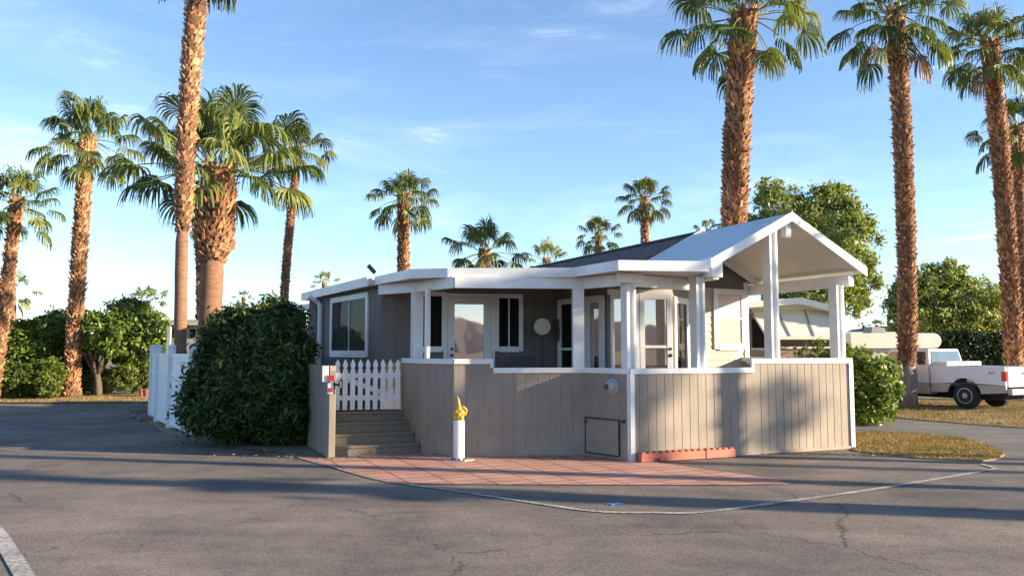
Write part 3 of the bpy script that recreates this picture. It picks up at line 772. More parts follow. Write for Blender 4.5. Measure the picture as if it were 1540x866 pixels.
# blue utility paint mark
mb = MB(); x, y = GP(925, 757)
for (a, b_, c, d_) in ((-.10,.0,.09,.03),(-.05,-.06,.05,.09)):
    mb.prism([(x+a,y+b_-.02),(x+c,y+d_-.02),(x+c,y+d_+.03),(x+a,y+b_+.03)], -.004, .0008+a*.002)
o = mb.build('paint_mark', 'blue_paint'); tag(o, 'small blue utility paint mark on the asphalt inside the white line', 'paint mark')
# lawns
g1 = [GP(*p) for p in [(1287,650),(1330,650),(1400,654),(1455,660),(1490,670),(1512,683),(1500,690),(1478,693),(1430,691),(1380,689),(1330,683),(1285,678),(1270,660)]]
sheet('verge', g1, .014, 'lawn_soil', .04)
g2 = [GP(*p) for p in [(1295,622),(1400,633),(1470,638.5),(1540,643),(1700,652)]]+[(40,27),(60,60),(9,60),(9,26)]
sheet('lawn', g2, .012, 'lawn_soil', .05)
g3 = [(-90,27.6),(-30,27.2),(-14,27.0),(-9.4,27.4),(-7.5,30),(-7,80),(-90,80)]
sheet('lawn', g3, .02, 'lawn_soil', .06)
strip('kerb', [(-90,27.5),(-30,27.1),(-14,26.9),(-9.4,27.3)], .16, .05, 'kerb')
sheet('driveway', [GP(1385,604), GP(1400,616), GP(1545,624), GP(1650,618), (26,31),(20,34),(12,33)], .017, 'asphalt_grey')
# planting bed under the hedge and fence
sheet('planting_bed', [GP(215,632), GP(250,652), GP(285,662), GP(330,672), GP(420,680), GP(498,692), (-2.9,16),(-4,22),(-9,22)], .004, 'soil')
rng = np.random.default_rng(7)
def grass(name, poly, n, h, lab, z=.03, patch=1.0):
    P = np.array(poly); mn = P.min(0); mx = P.max(0)
    pts = rng.uniform(mn, mx, (n*3, 2))
    inside = np.zeros(len(pts), bool); j = len(P)-1
    for i in range(len(P)):
        c = ((P[i,1] > pts[:,1]) != (P[j,1] > pts[:,1])) & (pts[:,0] < (P[j,0]-P[i,0])*(pts[:,1]-P[i,1])/(P[j,1]-P[i,1]+1e-9)+P[i,0])
        inside ^= c; j = i
    pts = pts[inside]
    den = np.sin(pts[:,0]*2.1+np.sin(pts[:,1]*1.7)*2)*np.sin(pts[:,1]*2.7+1)+rng.uniform(-1.2,1.2,len(pts))
    pts = pts[den > -.5][:n]; k = len(pts)
    a = rng.uniform(0, PI*2, k); w = rng.uniform(.006,.014,k); hh = h*rng.uniform(.4,1.3,k); ln = hh*rng.uniform(-.9,.9,k); ln2 = hh*rng.uniform(-.9,.9,k)
    v = np.zeros((k,3,3))
    v[:,0] = np.c_[pts[:,0]-np.cos(a)*w, pts[:,1]-np.sin(a)*w, np.full(k,z)]
    v[:,1] = np.c_[pts[:,0]+np.cos(a)*w, pts[:,1]+np.sin(a)*w, np.full(k,z)]
    v[:,2] = np.c_[pts[:,0]+ln, pts[:,1]+ln2, z+hh]
    o = np_mesh(name, v.reshape(-1,3), np.arange(k*3).reshape(-1,3), 'grass_dry')
    tag(o, lab, 'grass', None, 'stuff')
grass('grass', g1, 15000, .032, 'dry golden grass on the verge beside the white corner of the porch wall', .014)
g2n = [GP(*p) for p in [(1295,622),(1400,633),(1470,638.5),(1540,643),(1600,645)]]+[(26,29),(9.5,29)]
grass('grass', g2n, 30000, .06, 'dry golden lawn around the palm and the white pickup truck', .012)
grass('grass', [(-24,27.3),(-14,27.1),(-9.4,27.5),(-8.5,31),(-26,31)], 26000, .06, 'strip of dry lawn beyond the road on the left', .02)

k = 900; cen = [GP(*p) for p in [(300,668),(360,678),(430,683),(480,690),(260,655),(640,684),(800,686),(900,690),(1200,682),(1290,684),(235,640)]]
ci = rng.integers(0, len(cen), k); px_ = np.array(cen)[ci]+rng.normal(size=(k,2))*np.array([.7,.16]); a = rng.uniform(0,2*PI,k); L_ = rng.uniform(.018,.045,k); zz = .012+rng.uniform(0,.02,(k,4))
v = np.zeros((k,4,3)); ca_, sa_ = np.cos(a), np.sin(a)
for j, (dx, dy) in enumerate(((-1,0),(0,-.35),(1,0),(0,.35))): v[:,j,0] = px_[:,0]+L_*(dx*ca_-dy*sa_); v[:,j,1] = px_[:,1]+L_*(dx*sa_+dy*ca_); v[:,j,2] = zz[:,j]
tag(np_mesh('leaf_litter', v.reshape(-1,3), np.arange(k*4).reshape(-1,4), 'dead_leaf'), 'scattered dry leaves along the foot of the bush and porch walls', 'fallen leaves', None, 'stuff')
# ------------------------------------------------------------------ palms
def palm(lab, Y, base, crown, r0, r1, R_, nl, seed, leaf='palm_leaf', smooth_below=None, low=-38, detail=1, boots=True, dead=0, smooth_mat='palm_smooth', group='fan palms', fat=None, mid=None, crown_xyz=None, base_xyz=None, xs=1.0):
    rd_ = random.Random(seed); r0 *= .84; r1 *= .86; R_ *= .88; nl = int(nl*.84)
    if crown_xyz: cr = Vector(crown_xyz); bs = Vector(base_xyz)
    else:
        cr = Vector(YP(crown[0], crown[1], Y)); bs = Vector((*XY(base, Y, 0), 0))
    t = thing('palm_tree', lab, 'palm tree', (bs.x, bs.y, 0), group)
    H = cr.z
    if mid: mp_ = Vector(YP(mid[0], mid[1], Y))
    else: mp_ = None
    def axis(z):
        k = z/H
        if mp_:
            km = mp_.z/H
            # quadratic through base, mid, crown
            l0 = (k-km)*(k-1)/((0-km)*(0-1)); l1 = k*(k-1)/(km*(km-1)); l2 = k*(k-km)/(1-km)
            return bs*l0+Vector((mp_.x,mp_.y,0))*l1+Vector((cr.x,cr.y,0))*l2
        p = Vector((bs.x,bs.y,0)).lerp(Vector((cr.x,cr.y,0)), k); p.x += .10*math.sin(k*3+seed)*(k*(1-k))*2; return p
    zs = smooth_below if smooth_below is not None else 0
    def rad(z):
        k = z/H; r_ = r0+(r1-r0)*k
        if z < .8 and smooth_below is None: r_ *= 1+.25*(1-z/.8)**2
        if zs and z < zs: r_ = r0*(1.0+.25*max(0,1-z/.5)**2)
        elif zs:
            kk = min(1,(z-zs)/.5); r_ = r0+(r1-r0)*kk
            if fat: r_ = r0+(fat(z/H)*.88-r0)*kk
        return r_
    # core
    n = max(6, int(H/.35)); pts = []; rr = []
    for i in range(n+1):
        z = H*i/n; a = axis(z); pts.append((a.x, a.y, z)); rr.append(rad(z)*(.86 if (boots and z > zs) else 1)*rd_.uniform(.97,1.03))
    mb = MB(); mb.tube(pts, rr, 14)
    if boots and not zs: tr = mb.build('trunk', 'palm_core', t, smooth=True)
    elif not zs: tr = mb.build('trunk', 'palm_smooth', t, smooth=True)
    else:
        k_ = [i for i, p_ in enumerate(pts) if p_[2] <= zs+.3]; j_ = k_[-1]
        ra = list(rr[:j_+1]); ra[-1] = rr[j_]*.80; mb = MB(); mb.tube(pts[:j_+1], ra, 14); tr = mb.build('trunk', smooth_mat, t, smooth=True)
        mb = MB(); mb.tube(pts[j_:], rr[j_:], 14); mb.build('shaggy_core', 'palm_core', tr, smooth=True)
    if boots:
        vs = []; fs = []; bsz = .8+.5*((seed*7)%5)/5
        z = (pts[j_][2]-.10 if zs else .05); row = 0; dz = .092/detail**.5
        while z < H-.02:
            r_ = rad(z)*.88; nb = max(7, int(2*PI*r_/(.098/detail**.5)))
            for k in range(nb):
                if rd_.random() < .12+.12*math.sin(z*1.7+seed): continue
                th = 2*PI*(k+.5*(row%2))/nb+rd_.uniform(-.12,.12); zz = z+rd_.uniform(-.05,.05); a = axis(min(zz,H))
                out = Vector((math.cos(th), math.sin(th), 0)); sd = Vector((-out.y, out.x, 0))
                w0 = (.046/detail**.5)*rd_.uniform(.6,1.3); w1 = w0*rd_.uniform(.35,.8); hgt = rd_.uniform(.07,.17)*bsz; pr = rd_.uniform(.025,.085)*(1.0 if rd_.random() < .85 else 1.7)*bsz
                if zz > H-1.2: hgt *= 1.5; pr *= 1.25
                c0 = Vector((a.x,a.y,zz))+out*(r_-.015); c1 = Vector((a.x,a.y,zz+hgt))+out*(r_+pr)+sd*rd_.uniform(-.03,.03); c2 = Vector((a.x,a.y,zz+hgt*.75))+out*(r_-.01)
                o_ = len(vs); vs += [c0-sd*w0, c0+sd*w0, c1+sd*w1, c1-sd*w1, c2+sd*w1, c2-sd*w1]
                fs += [(o_,o_+1,o_+2,o_+3),(o_+3,o_+2,o_+4,o_+5),(o_,o_+3,o_+5),(o_+1,o_+4,o_+2)]
            z += dz; row += 1
        me = bpy.data.meshes.new('bark_stubs'); me.from_pydata([tuple(v) for v in vs], [], fs); me.materials.append(M['palm_boot'])
        o = bpy.data.objects.new('bark_stubs', me); C.objects.link(o); attach(o, tr)
    # crown
    vs = []; fs = []; pv = MB(); dvs = []; dfs = []; tone = []
    seg = 42 if detail >= 1 else (30 if detail >= .7 else 20)
    ga = 2.399963
    for i in range(nl):
        k = (i+.5)/nl
        el = R(86-(86-low)*k**1.02)+rd_.uniform(-.12,.12)
        az = i*ga+rd_.uniform(-.25,.25)+seed
        hd = Vector((math.cos(az)*xs, math.sin(az), 0))
        d0 = hd*math.cos(el)+Vector((0,0,math.sin(el)))
        Lp = R_*rd_.uniform(.50,.76)*(1.0 if k > .3 else .66); Lf = R_*rd_.uniform(.38,.47)
        # petiole curve
        p = cr+Vector((0,0,.02-.22*k))+hd*r1*.5; d = d0.copy(); pp = [p.copy()]
        sag = .10+.16*k
        for q in range(4):
            d = (d+Vector((0,0,-sag*(.5+math.cos(el)))) *.5).normalized(); p = p+d*Lp/4; pp.append(p.copy())
        pv.tube(pp, [.022*R_/1.8,.016*R_/1.8,.014*R_/1.8,.012*R_/1.8,.010*R_/1.8], 4, False)
        isdead = i >= nl-dead
        # fan
        side = d.cross(Vector((0,0,1)))
        if side.length < .1: side = Vector((-hd.y, hd.x, 0))
        side.normalize(); tw = rd_.uniform(-.5,.5); nrm = side.cross(d).normalized()
        side = (side*math.cos(tw)+nrm*math.sin(tw)).normalized(); nrm = side.cross(d).normalized()
        spread = R(rd_.uniform(110,150)); droop = rd_.uniform(1.0,1.8)+.3*k
        tn = rd_.random()*.8; v_before = len(vs)
        for sgi in range(seg):
            fa = -spread+2*spread*(sgi+.5)/seg+rd_.uniform(-.03,.03)
            dd = (d*math.cos(fa)+side*math.sin(fa)).normalized()
            # cup the fan
            dd = (dd+nrm*.18*math.cos(fa)).normalized()
            L = Lf*(1-.30*(abs(fa)/spread)**2)*rd_.uniform(.86,1.08)
            dth = 2*spread/seg
            perp = dd.cross(nrm).normalized()
            q = p.copy(); e = dd.copy(); col = [q.copy()]; fr_ = (.24,.22,.14,.14,.14,.12); cum = 0
            for s_, fl in enumerate(fr_):
                cum += fl
                g_ = .08 if cum < .5 else droop*(.34+.5*(cum-.5))
                e = (e+Vector((rd_.uniform(-.06,.06),rd_.uniform(-.06,.06),-g_))).normalized(); q = q+e*L*fl; col.append(q.copy())
            ws = [.006, dth*.24*L*1.08, dth*.46*L*1.05, dth*.58*L*.86, dth*.58*L*.52, dth*.58*L*.26, .004]
            V_, F_ = (dvs, dfs) if isdead else (vs, fs)
            o_ = len(V_); steps = len(fr_)
            for s_ in range(steps+1):
                V_ += [col[s_]-perp*ws[s_]*.5, col[s_]+perp*ws[s_]*.5+nrm*.014*(1 if sgi%2 else -1)*min(s_,2)]
            F_ += [(o_+2*s_, o_+2*s_+1, o_+2*s_+3, o_+2*s_+2) for s_ in range(steps)]
            if detail >= .7 and not isdead and rd_.random() < .75:
                tp = col[-3]; o_ = len(V_); j = Vector((rd_.uniform(-.25,.25),rd_.uniform(-.25,.25),-1)).normalized()*L*.25
                V_ += [tp-perp*.008, tp+perp*.008, tp+j+perp*.003, tp+j-perp*.003]; F_ += [(o_,o_+1,o_+2,o_+3)]
        tone += [tn]*(len(vs)-v_before)
    co = np_mesh('crown', np.array([tuple(v) for v in vs]), np.array(fs), leaf, t)
    at_ = co.data.attributes.new('leaf_tone', 'FLOAT', 'POINT'); at_.data.foreach_set('value', tone)
    pv.build('petioles', 'petiole', co)
    if dvs: np_mesh('dead_fronds', np.array([tuple(v) for v in dvs]), np.array(dfs), 'dead_leaf', t)
    return t
palm('leftmost fan palm with leaning shaggy orange trunk cut by the left edge', 27, -14, (26,300), .27,.25, 1.75, 34, 1, detail=.8, mid=(4,480))
palm('fan palm with shaggy trunk standing alone in front of the left citrus tree', 30, 107, (132,206), .34,.31, 2.35, 38, 2, low=-32, mid=(117,420))
z350 = YP(275,352,19)[2]
palm('tall thin palm with smooth lower trunk, its crown cut off at the top', 19, 272, (308,-112), .175,.29, 2.1, 40, 3, smooth_below=z350, fat=lambda k: .21+.09*k, low=-70, mid=(276,300))
z400 = YP(318,402,21.5)[2]
palm('stout palm with bulging shaggy trunk above a smooth base and the widest full crown', 21.5, 312, (330,255), .36,.50, 3.05, 46, 4, smooth_below=z400, fat=lambda k: .46+.16*max(0,math.sin((k-.45)/.55*PI)), low=2, mid=(320,400))
palm('slim palm just left of the home rising behind the dark oleander bush', 34, 421, (449,222), .26,.21, 1.75, 32, 25, detail=.8, low=-22, mid=(436,340))
palm('thin palm trunk mostly hidden behind the stout palm', 38, 300, (297,320), .20,.18, 1.5, 20, 6, detail=.6)
palm('palm with reddish trunk rising alone behind the left end of the white porch roof', 36, 604, (607,296), .33,.31, 2.0, 40, 7, detail=.8)
palm('broad low palm crown above the white fascia, left of the dark shingle roof', 33, 727, (729,378), .30,.28, 2.05, 40, 8, 'far_palm_leaf', detail=.8, low=-60)
palm('small pale palm crown peeking over the lower end of the dark shingle roof', 46, 822, (822,390), .28,.25, 1.8, 26, 9, 'pale_palm_leaf', detail=.6)
palm('small palm over the middle of the dark shingle roof', 48, 900, (900,352), .26,.24, 1.75, 32, 10, 'far_palm_leaf', detail=.6)
palm('palm with dense round crown over the upper end of the dark shingle roof', 42, 970, (969,296), .28,.27, 1.75, 38, 11, 'far_palm_leaf', detail=.7)
palm('tall palm with thick shaggy trunk directly behind the white gable porch', 20.5, 1104, (1120,22), .41,.39, 2.35, 34, 12, low=-30, mid=(1109,200))
palm('tall palm growing from the dry lawn in front of the white pickup truck', 24.9, 1364, (1345,18), .34,.32, 2.3, 44, 13, low=-48, dead=2, smooth_below=1.15, fat=lambda k: .335, smooth_mat='bark_grey', mid=(1362,330))
palm('palm with leaning trunk and hanging fronds at the right edge, behind the pickup bed', 28, 1527, (1488,66), .36,.35, 2.15, 44, 14, low=-48, dead=2, mid=(1512,330))
palm('rightmost palm with lower crown cut by the right edge of the photo', 33, 1541, (1528,190), .32,.30, 2.1, 36, 15, low=-70, mid=(1534,350))
palm('tip of a palm crown just showing over the ridge of the white gable roof', 45, 1064, (1064,345), .25,.24, 1.0, 18, 16, 'far_palm_leaf', detail=.6)
palm('tiny palm crown peeking above the gutter at the left end of the home', 62, 488, (488,424), .25,.24, 1.35, 20, 17, 'pale_palm_leaf', detail=.5, boots=False)
palm('tiny distant palm between the stout palm and the slim palm', 85, 366, (366,446), .25,.24, 1.2, 18, 18, 'far_palm_leaf', detail=.5, boots=False)
palm('pale distant palm beside the leftmost trunk', 50, 20, (18,432), .25,.24, 1.9, 22, 19, 'pale_palm_leaf', detail=.5, boots=False, low=-80)
palm('short palm crown rising from the right end of the citrus trees', 40, 222, (220,452), .22,.2, 1.3, 22, 20, 'pale_palm_leaf', detail=.5, boots=False)
palm('tiny distant palm seen right of the last porch post', 110, 1319, (1319,489), .3,.3, 1.5, 22, 21, 'far_palm_leaf', detail=.5, boots=False)
palm('tiniest distant palm beside the last porch post', 125, 1299, (1299,489), .3,.3, .9, 12, 22, 'far_palm_leaf', detail=.5, boots=False)

# sun
AZ_ = R(12); EL = R(14.5)
sh = Vector((math.cos(AZ_), -math.sin(AZ_)))
# palms beyond the right edge whose long shadows reach the corner
def off_palm(pt, k, H, seed, R_=1.9, r=.26):
    b = Vector(pt)+sh*k
    palm('fan palm standing beyond the right edge of the photo, throwing its shadow across the road', 0, 0, 0, r, r*.9, R_, 30, seed, detail=.5, low=-60, crown_xyz=(b.x, b.y, H), base_xyz=(b.x, b.y, 0), group='palms beyond the right edge')
off_palm(GP(1150,722), 13, 12.5, 31, r=.20)
off_palm(GP(1100,756), 15, 5.3, 32, R_=.8, r=.36)
off_palm(GP(1250,764), 19, 9.5, 33, r=.30)
off_palm(ab.pt(ab.at(1175,.9), 0, 0)[:2], 34, 9.7, 35, R_=.7, r=.14)
off_palm(ab.pt(ab.at(962,1.3), 0, 0)[:2], 37, 11.1, 37, R_=.7, r=.16)
off_palm(GP(1400,693), 14, 8, 36, r=.20)

# ------------------------------------------------------------------ leafy things
def leaf_cloud(lobes, n, size, seed, clump=.28, nclump=60, inner=.25, flat=0.0, elong=1.6):
    g = np.random.default_rng(seed); vols = np.array([l[3]*l[4]*l[5] for l in lobes])**(2/3); vols /= vols.sum()
    out = []; nrmls = []
    for l, w in zip(lobes, vols):
        m = max(50, int(n*w)); nc = max(8, int(nclump*w))
        d = g.normal(size=(nc,3)); d /= np.linalg.norm(d, axis=1)[:,None]
        rr = g.uniform(.72, 1.03, nc)[:,None]; cc = d*rr
        cs = g.uniform(.5, 1.5, nc)
        idx = g.choice(nc, m, p=cs/cs.sum()); 
        off = g.normal(size=(m,3))*clump*g.uniform(.5,1.0,(m,1))*.55
        q = cc[idx]+off
        ki = g.random(m) < inner
        di = g.normal(size=(m,3)); di /= np.linalg.norm(di, axis=1)[:,None]; q[ki] = (di*(g.random((m,1))**.4)*.92)[ki]
        nn = q/(np.linalg.norm(q, axis=1)[:,None]+1e-6)
        p = q*np.array(l[3:6])+np.array(l[0:3])
        out.append(p); nrmls.append(nn)
    P = np.vstack(out); N = np.vstack(nrmls)
    keep = P[:,2] > .03; P = P[keep]; N = N[keep]; m = len(P)
    N = N*.65+g.normal(size=(m,3))*.7+np.array([0,0,.3]); N /= np.linalg.norm(N, axis=1)[:,None]
    T = g.normal(size=(m,3)); T -= (T*N).sum(1)[:,None]*N; T /= np.linalg.norm(T, axis=1)[:,None]
    Bv = np.cross(N, T); s = size*g.uniform(.6,1.3,(m,1))
    v = np.zeros((m,4,3)); v[:,0] = P-T*s*elong*.5; v[:,1] = P+Bv*s*.32+N*s*.06; v[:,2] = P+T*s*elong*.5-N*s*.1; v[:,3] = P-Bv*s*.32+N*s*.06
    return v.reshape(-1,3), np.arange(m*4).reshape(-1,4)
def lobes_blob(c, r, k, seed, jit=.35, shrink=.55):
    rr = random.Random(seed); L = [(c[0],c[1],c[2],r[0]*.86,r[1]*.86,r[2]*.86)]
    for i in range(k):
        th = rr.uniform(0,2*PI); ph = math.asin(rr.uniform(-.45,1)); f = rr.uniform(.45,.72); s = rr.uniform(shrink*.65, shrink)
        L.append((c[0]+r[0]*f*math.cos(th)*math.cos(ph), c[1]+r[1]*f*math.sin(th)*math.cos(ph), c[2]+r[2]*f*math.sin(ph), r[0]*s, r[1]*s, r[2]*s))
    return L
def woody(mb, base, H, r, spread, n, seed):
    rr = random.Random(seed); b = Vector(base)
    fork = b+Vector((rr.uniform(-.1,.1),0,H*.3)); mb.tube([b, b.lerp(fork,.5)+Vector((.03,0,0)), fork], [r*1.2, r, r*.9], 10)
    for i in range(n):
        a = 2*PI*i/n+rr.uniform(-.3,.3); d = Vector((math.cos(a), math.sin(a), 0))*spread*rr.uniform(.5,1)
        p1 = fork+d*.35+Vector((0,0,H*.2)); p2 = fork+d*.75+Vector((0,0,H*.42)); p3 = fork+d+Vector((0,0,H*.62))
        mb.tube([fork-Vector((0,0,.08)), p1, p2, p3], [r*.65, r*.45, r*.28, r*.12], 7)
        for j in range(3):
            e = p1.lerp(p3, rr.uniform(.2,.9)); q = e+Vector((rr.uniform(-1,1),rr.uniform(-1,1),rr.uniform(.2,1)))*spread*.35
            mb.tube([e, e.lerp(q,.5), q], [r*.22, r*.15, r*.06], 5)
def tree(name, lab, cat, base, lobes, n, size, leaf, seed, H=None, r=.15, trunk=True, group=None, nb=6, spread=None, **kw):
    t = thing(name, lab, cat, (base[0], base[1], 0), group)
    v, f = leaf_cloud(lobes, n, size, seed, **kw)
    np_mesh('foliage' if not trunk or cat != 'tree' else 'crown', v, f, leaf, t)
    mb = MB(); top = max(l[2] for l in lobes); spread = spread or max(l[3] for l in lobes)*.8
    if trunk: woody(mb, (base[0], base[1], 0), H or top*1.15, r, spread, nb, seed); mb.build('trunk', 'bark', t, smooth=True)
    else:
        rr = random.Random(seed)
        for i in range(9):
            a = rr.uniform(0,2*PI); q = Vector((base[0]+math.cos(a)*spread*.5, base[1]+math.sin(a)*spread*.5, top*.9))
            mb.tube([(base[0]+math.cos(a)*.15, base[1]+math.sin(a)*.15, 0), Vector((base[0],base[1],0)).lerp(q,.5)+Vector((0,0,.2)), q], [.035,.025,.01], 5)
        mb.build('stems', 'bark', t)
    return t
# big oleander between the fence and the steps
bc = XY(380, 15.5, 0)
lob = [(bc[0]-.05,bc[1],1.25,1.18,1.05,1.2),(bc[0]+.1,bc[1]-.05,1.9,.95,.9,.85),(bc[0]-.6,bc[1]-.05,1.0,.72,.8,.95),(bc[0]+.62,bc[1]-.25,.95,.68,.75,.95),(bc[0]+.35,bc[1]+.2,2.3,.62,.6,.5),(bc[0]-.35,bc[1]+.1,2.15,.55,.6,.55),(bc[0]+.75,bc[1]-.1,1.55,.5,.6,.6),(bc[0]-.1,bc[1]-.55,.7,1.1,.6,.7),(bc[0]+.95,bc[1]-.45,.62,.45,.5,.62)]
tree('oleander_bush', 'large dense dark green bush between the white fence and the porch steps', 'bush', bc, [(x,y,z*.98,rx*.93,ry,rz*.96) for x,y,z,rx,ry,rz in lob], 85000, .068, 'oleander_leaf', 41, trunk=False, clump=.27, nclump=380, inner=.25, elong=2.3)
# bush right of the porch
bc = XY(1290, 19.2, 0)
lob = [(bc[0],bc[1],.95,.95,.9,.95),(bc[0]-.75,bc[1]+.2,1.05,.75,.7,.85),(bc[0]+.45,bc[1]-.1,.8,.5,.6,.8),(bc[0]-.2,bc[1],1.35,.7,.6,.55)]
tree('leafy_shrub', 'bright green citrus bush behind the right corner of the porch wall', 'bush', bc, lob, 15000, .085, 'citrus_leaf', 42, trunk=False, clump=.24, nclump=150, inner=.3)
# citrus trees across the road on the left
bc = XY(148, 30.5, 0)
c = YP(170, 500, 30.5)
tree('citrus_tree', 'round citrus tree with forked trunk right of the shaggy palm across the road', 'tree', bc, lobes_blob((c[0]+.1,31,c[2]-.0),(1.75,1.6,1.35),9,1), 17000, .12, 'citrus_leaf', 43, H=2.9, r=.13, nclump=170, clump=.26, nb=7)
c = YP(92, 510, 32.5); bc = XY(88, 32.5, 0)
tree('citrus_tree', 'dark citrus tree just left of the shaggy palm across the road', 'tree', bc, lobes_blob((c[0],32.5,c[2]-.15),(1.7,1.6,1.45),9,2), 15000, .12, 'grove_leaf', 44, H=2.6, r=.13, nclump=160, clump=.26)
c = YP(215, 515, 33); bc = XY(214, 33, 0)
tree('citrus_tree', 'darker citrus tree behind the white fence end', 'tree', bc, lobes_blob((c[0],33,c[2]-.1),(1.25,1.3,1.15),8,3), 10000, .12, 'grove_leaf', 45, H=2.5, r=.11, nclump=120, clump=.28)
c = YP(30, 515, 31); bc = XY(26, 31, 0)
tree('citrus_tree', 'low spreading tree at the left edge below the leftmost palm', 'tree', bc, lobes_blob((c[0],31,c[2]-.2),(1.9,1.5,1.2),9,4), 13000, .12, 'citrus_leaf', 46, H=2.2, r=.12, nclump=140, clump=.28)
for i, (px, py, Y, rx, rz, leaf, lab, n) in enumerate([
    (62, 565, 29.3, .95, .82, 'grove_leaf', 'clipped dark round shrub left of the shaggy palm trunk', 8000),
    (165, 575, 31.8, 1.3, .65, 'shrub_leaf', 'light green low shrub behind the forked citrus trunk', 8000),
    (205, 572, 32.5, .9, .75, 'shrub_leaf', 'light green shrub beside the white fence end', 5000),
    (70, 590, 28.6, .55, .4, 'shrub_leaf', 'small yellowish plant at the foot of the clipped shrub', 2500),
    (8, 570, 29, 1.0, .75, 'grove_leaf', 'dark shrub at the left edge of the lawn strip', 6000),
    (125, 585, 33, 1.2, .7, 'shrub_leaf', 'pale shrub behind the shaggy palm trunk', 4000)]):
    c = YP(px, py, Y); z = rz*.95
    tree('shrub', lab, 'shrub', (c[0], Y), lobes_blob((c[0],Y,z),(rx,rx*.8,rz),4,50+i,shrink=.5), n, .10, leaf, 60+i, trunk=False, clump=.22, nclump=90, inner=.3, group='shrubs across the road')
# big green tree behind gable
c = YP(1222, 380, 31)
bc = XY(1226, 31, 0)
def yl(px, py, Y, rx, ry, rz): q = YP(px, py, Y); return (q[0], Y, q[2], rx, ry, rz)
tree('shade_tree', 'big round bright green tree behind the white gable porch', 'tree', bc, [yl(1222,375,31,2.0,1.8,1.9), yl(1175,335,31,1.35,1.3,1.45), yl(1240,330,31.3,1.4,1.4,1.35), yl(1280,375,31,1.0,1.1,1.5), yl(1285,425,31,.85,1,1.25), yl(1205,430,31,1.7,1.5,1.2), yl(1150,380,31,1.0,1.2,1.6), yl(1260,300,31.5,.7,.8,.6), yl(1155,285,31.5,.6,.7,.5)], 46000, .12, 'ficus_leaf', 47, H=6.2, r=.22, nclump=420, clump=.24, inner=.22, nb=8)
bc = XY(1420, 44, 0)
tree('shade_tree', 'wide green tree above the dark hedge behind the pickup truck', 'tree', bc, [yl(1400,455,44,2.3,2,2.0), yl(1450,460,44,2.0,2,1.7), yl(1485,475,44,1.1,1.3,1.3), yl(1370,440,44,1.2,1.3,1.2), yl(1420,415,44,1.1,1.2,1.0), yl(1355,460,44,.7,1,1.1), yl(1430,490,44,3.0,1.6,1.1)], 40000, .15, 'ficus_leaf', 48, H=4.6, r=.25, nclump=380, clump=.22, nb=8, inner=.3)
# dark clipped hedge: dense leaves on a box form
def hedge(name, lab, x0, x1, y0, y1, z1, n, leaf, seed, size=.1):
    g = np.random.default_rng(seed); t = thing(name, lab, 'hedge', ((x0+x1)/2, (y0+y1)/2, 0))
    m = n; P = np.c_[g.uniform(x0,x1,m), g.uniform(y0,y1,m), g.uniform(0,z1,m)]
    sd = g.integers(0, 4, m)
    P[sd==0,1] = y0+g.normal(size=(sd==0).sum())*.06; P[sd==1,2] = z1+g.normal(size=(sd==1).sum())*.07; P[sd==2,0] = x0+g.normal(size=(sd==2).sum())*.06
    P[:,2] = np.maximum(P[:,2]+.08*np.sin(P[:,0]*2.3)*(P[:,2]/z1), .03)
    N = g.normal(size=(m,3))*.7+np.array([0,-.6,.5]); N /= np.linalg.norm(N, axis=1)[:,None]
    T = g.normal(size=(m,3)); T -= (T*N).sum(1)[:,None]*N; T /= np.linalg.norm(T, axis=1)[:,None]; Bv = np.cross(N,T); s = size*g.uniform(.6,1.3,(m,1))
    v = np.zeros((m,4,3)); v[:,0] = P-T*s*.8; v[:,1] = P+Bv*s*.35; v[:,2] = P+T*s*.8; v[:,3] = P-Bv*s*.35
    np_mesh('foliage', v.reshape(-1,3), np.arange(m*4).reshape(-1,4), leaf, t)
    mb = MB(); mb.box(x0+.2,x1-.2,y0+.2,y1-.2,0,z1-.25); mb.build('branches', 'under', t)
xa = XY(1402, 35, 2)[0]; xb = XY(1640, 35, 2)[0]
hedge('clipped_hedge', 'tall dark clipped hedge behind the pickup truck', xa, xb, 35, 36.4, YP(1460,503,35)[2], 34000, 'hedge_leaf', 70)

# ------------------------------------------------------------------ white vinyl fence on the left
P_ = [GP(286,655), GP(255,643), GP(236,634), GP(227,626)]
fn = thing('vinyl_fence', 'white vinyl privacy fence curving away beside the dark bush', 'fence', (P_[0][0], P_[0][1], 0))
FH = 1.84
for i, p in enumerate(P_):
    mb = MB(); s = .065; mb.box(p[0]-s,p[0]+s,p[1]-s,p[1]+s,0,FH); 
    po = mb.build('post', 'vinyl', fn, .006)
    mb = MB(); mb.hexa([(p[0]-.08,p[1]-.08,FH),(p[0]+.08,p[1]-.08,FH),(p[0]+.08,p[1]+.08,FH),(p[0]-.08,p[1]+.08,FH),(p[0]-.02,p[1]-.02,FH+.06),(p[0]+.02,p[1]-.02,FH+.06),(p[0]+.02,p[1]+.02,FH+.06),(p[0]-.02,p[1]+.02,FH+.06)]); mb.build('post_cap', 'vinyl', po)
    if i:
        fr = Fr(p, P_[i-1]); mb = MB(); sided(mb, fr, .08, FH-.16, .03, .2, .065, fr.L-.065, .006, .015); pa = mb.build('panel', 'vinyl', fn)
        for z in (.10, FH*.46+.35, FH-.2):
            mb = MB(); fr.box(mb, .066, fr.L-.066, -.03, .03, z-.04, z+.04); mb.build('rail', 'vinyl', pa, .004)
# panel hidden going behind the bush towards the home
fr = Fr(P_[0], (P_[0][0]+2.2, P_[0][1]+1.6)); mb = MB(); sided(mb, fr, .08, FH-.16, .03, .2, .07); mb.build('panel', 'vinyl', fn)
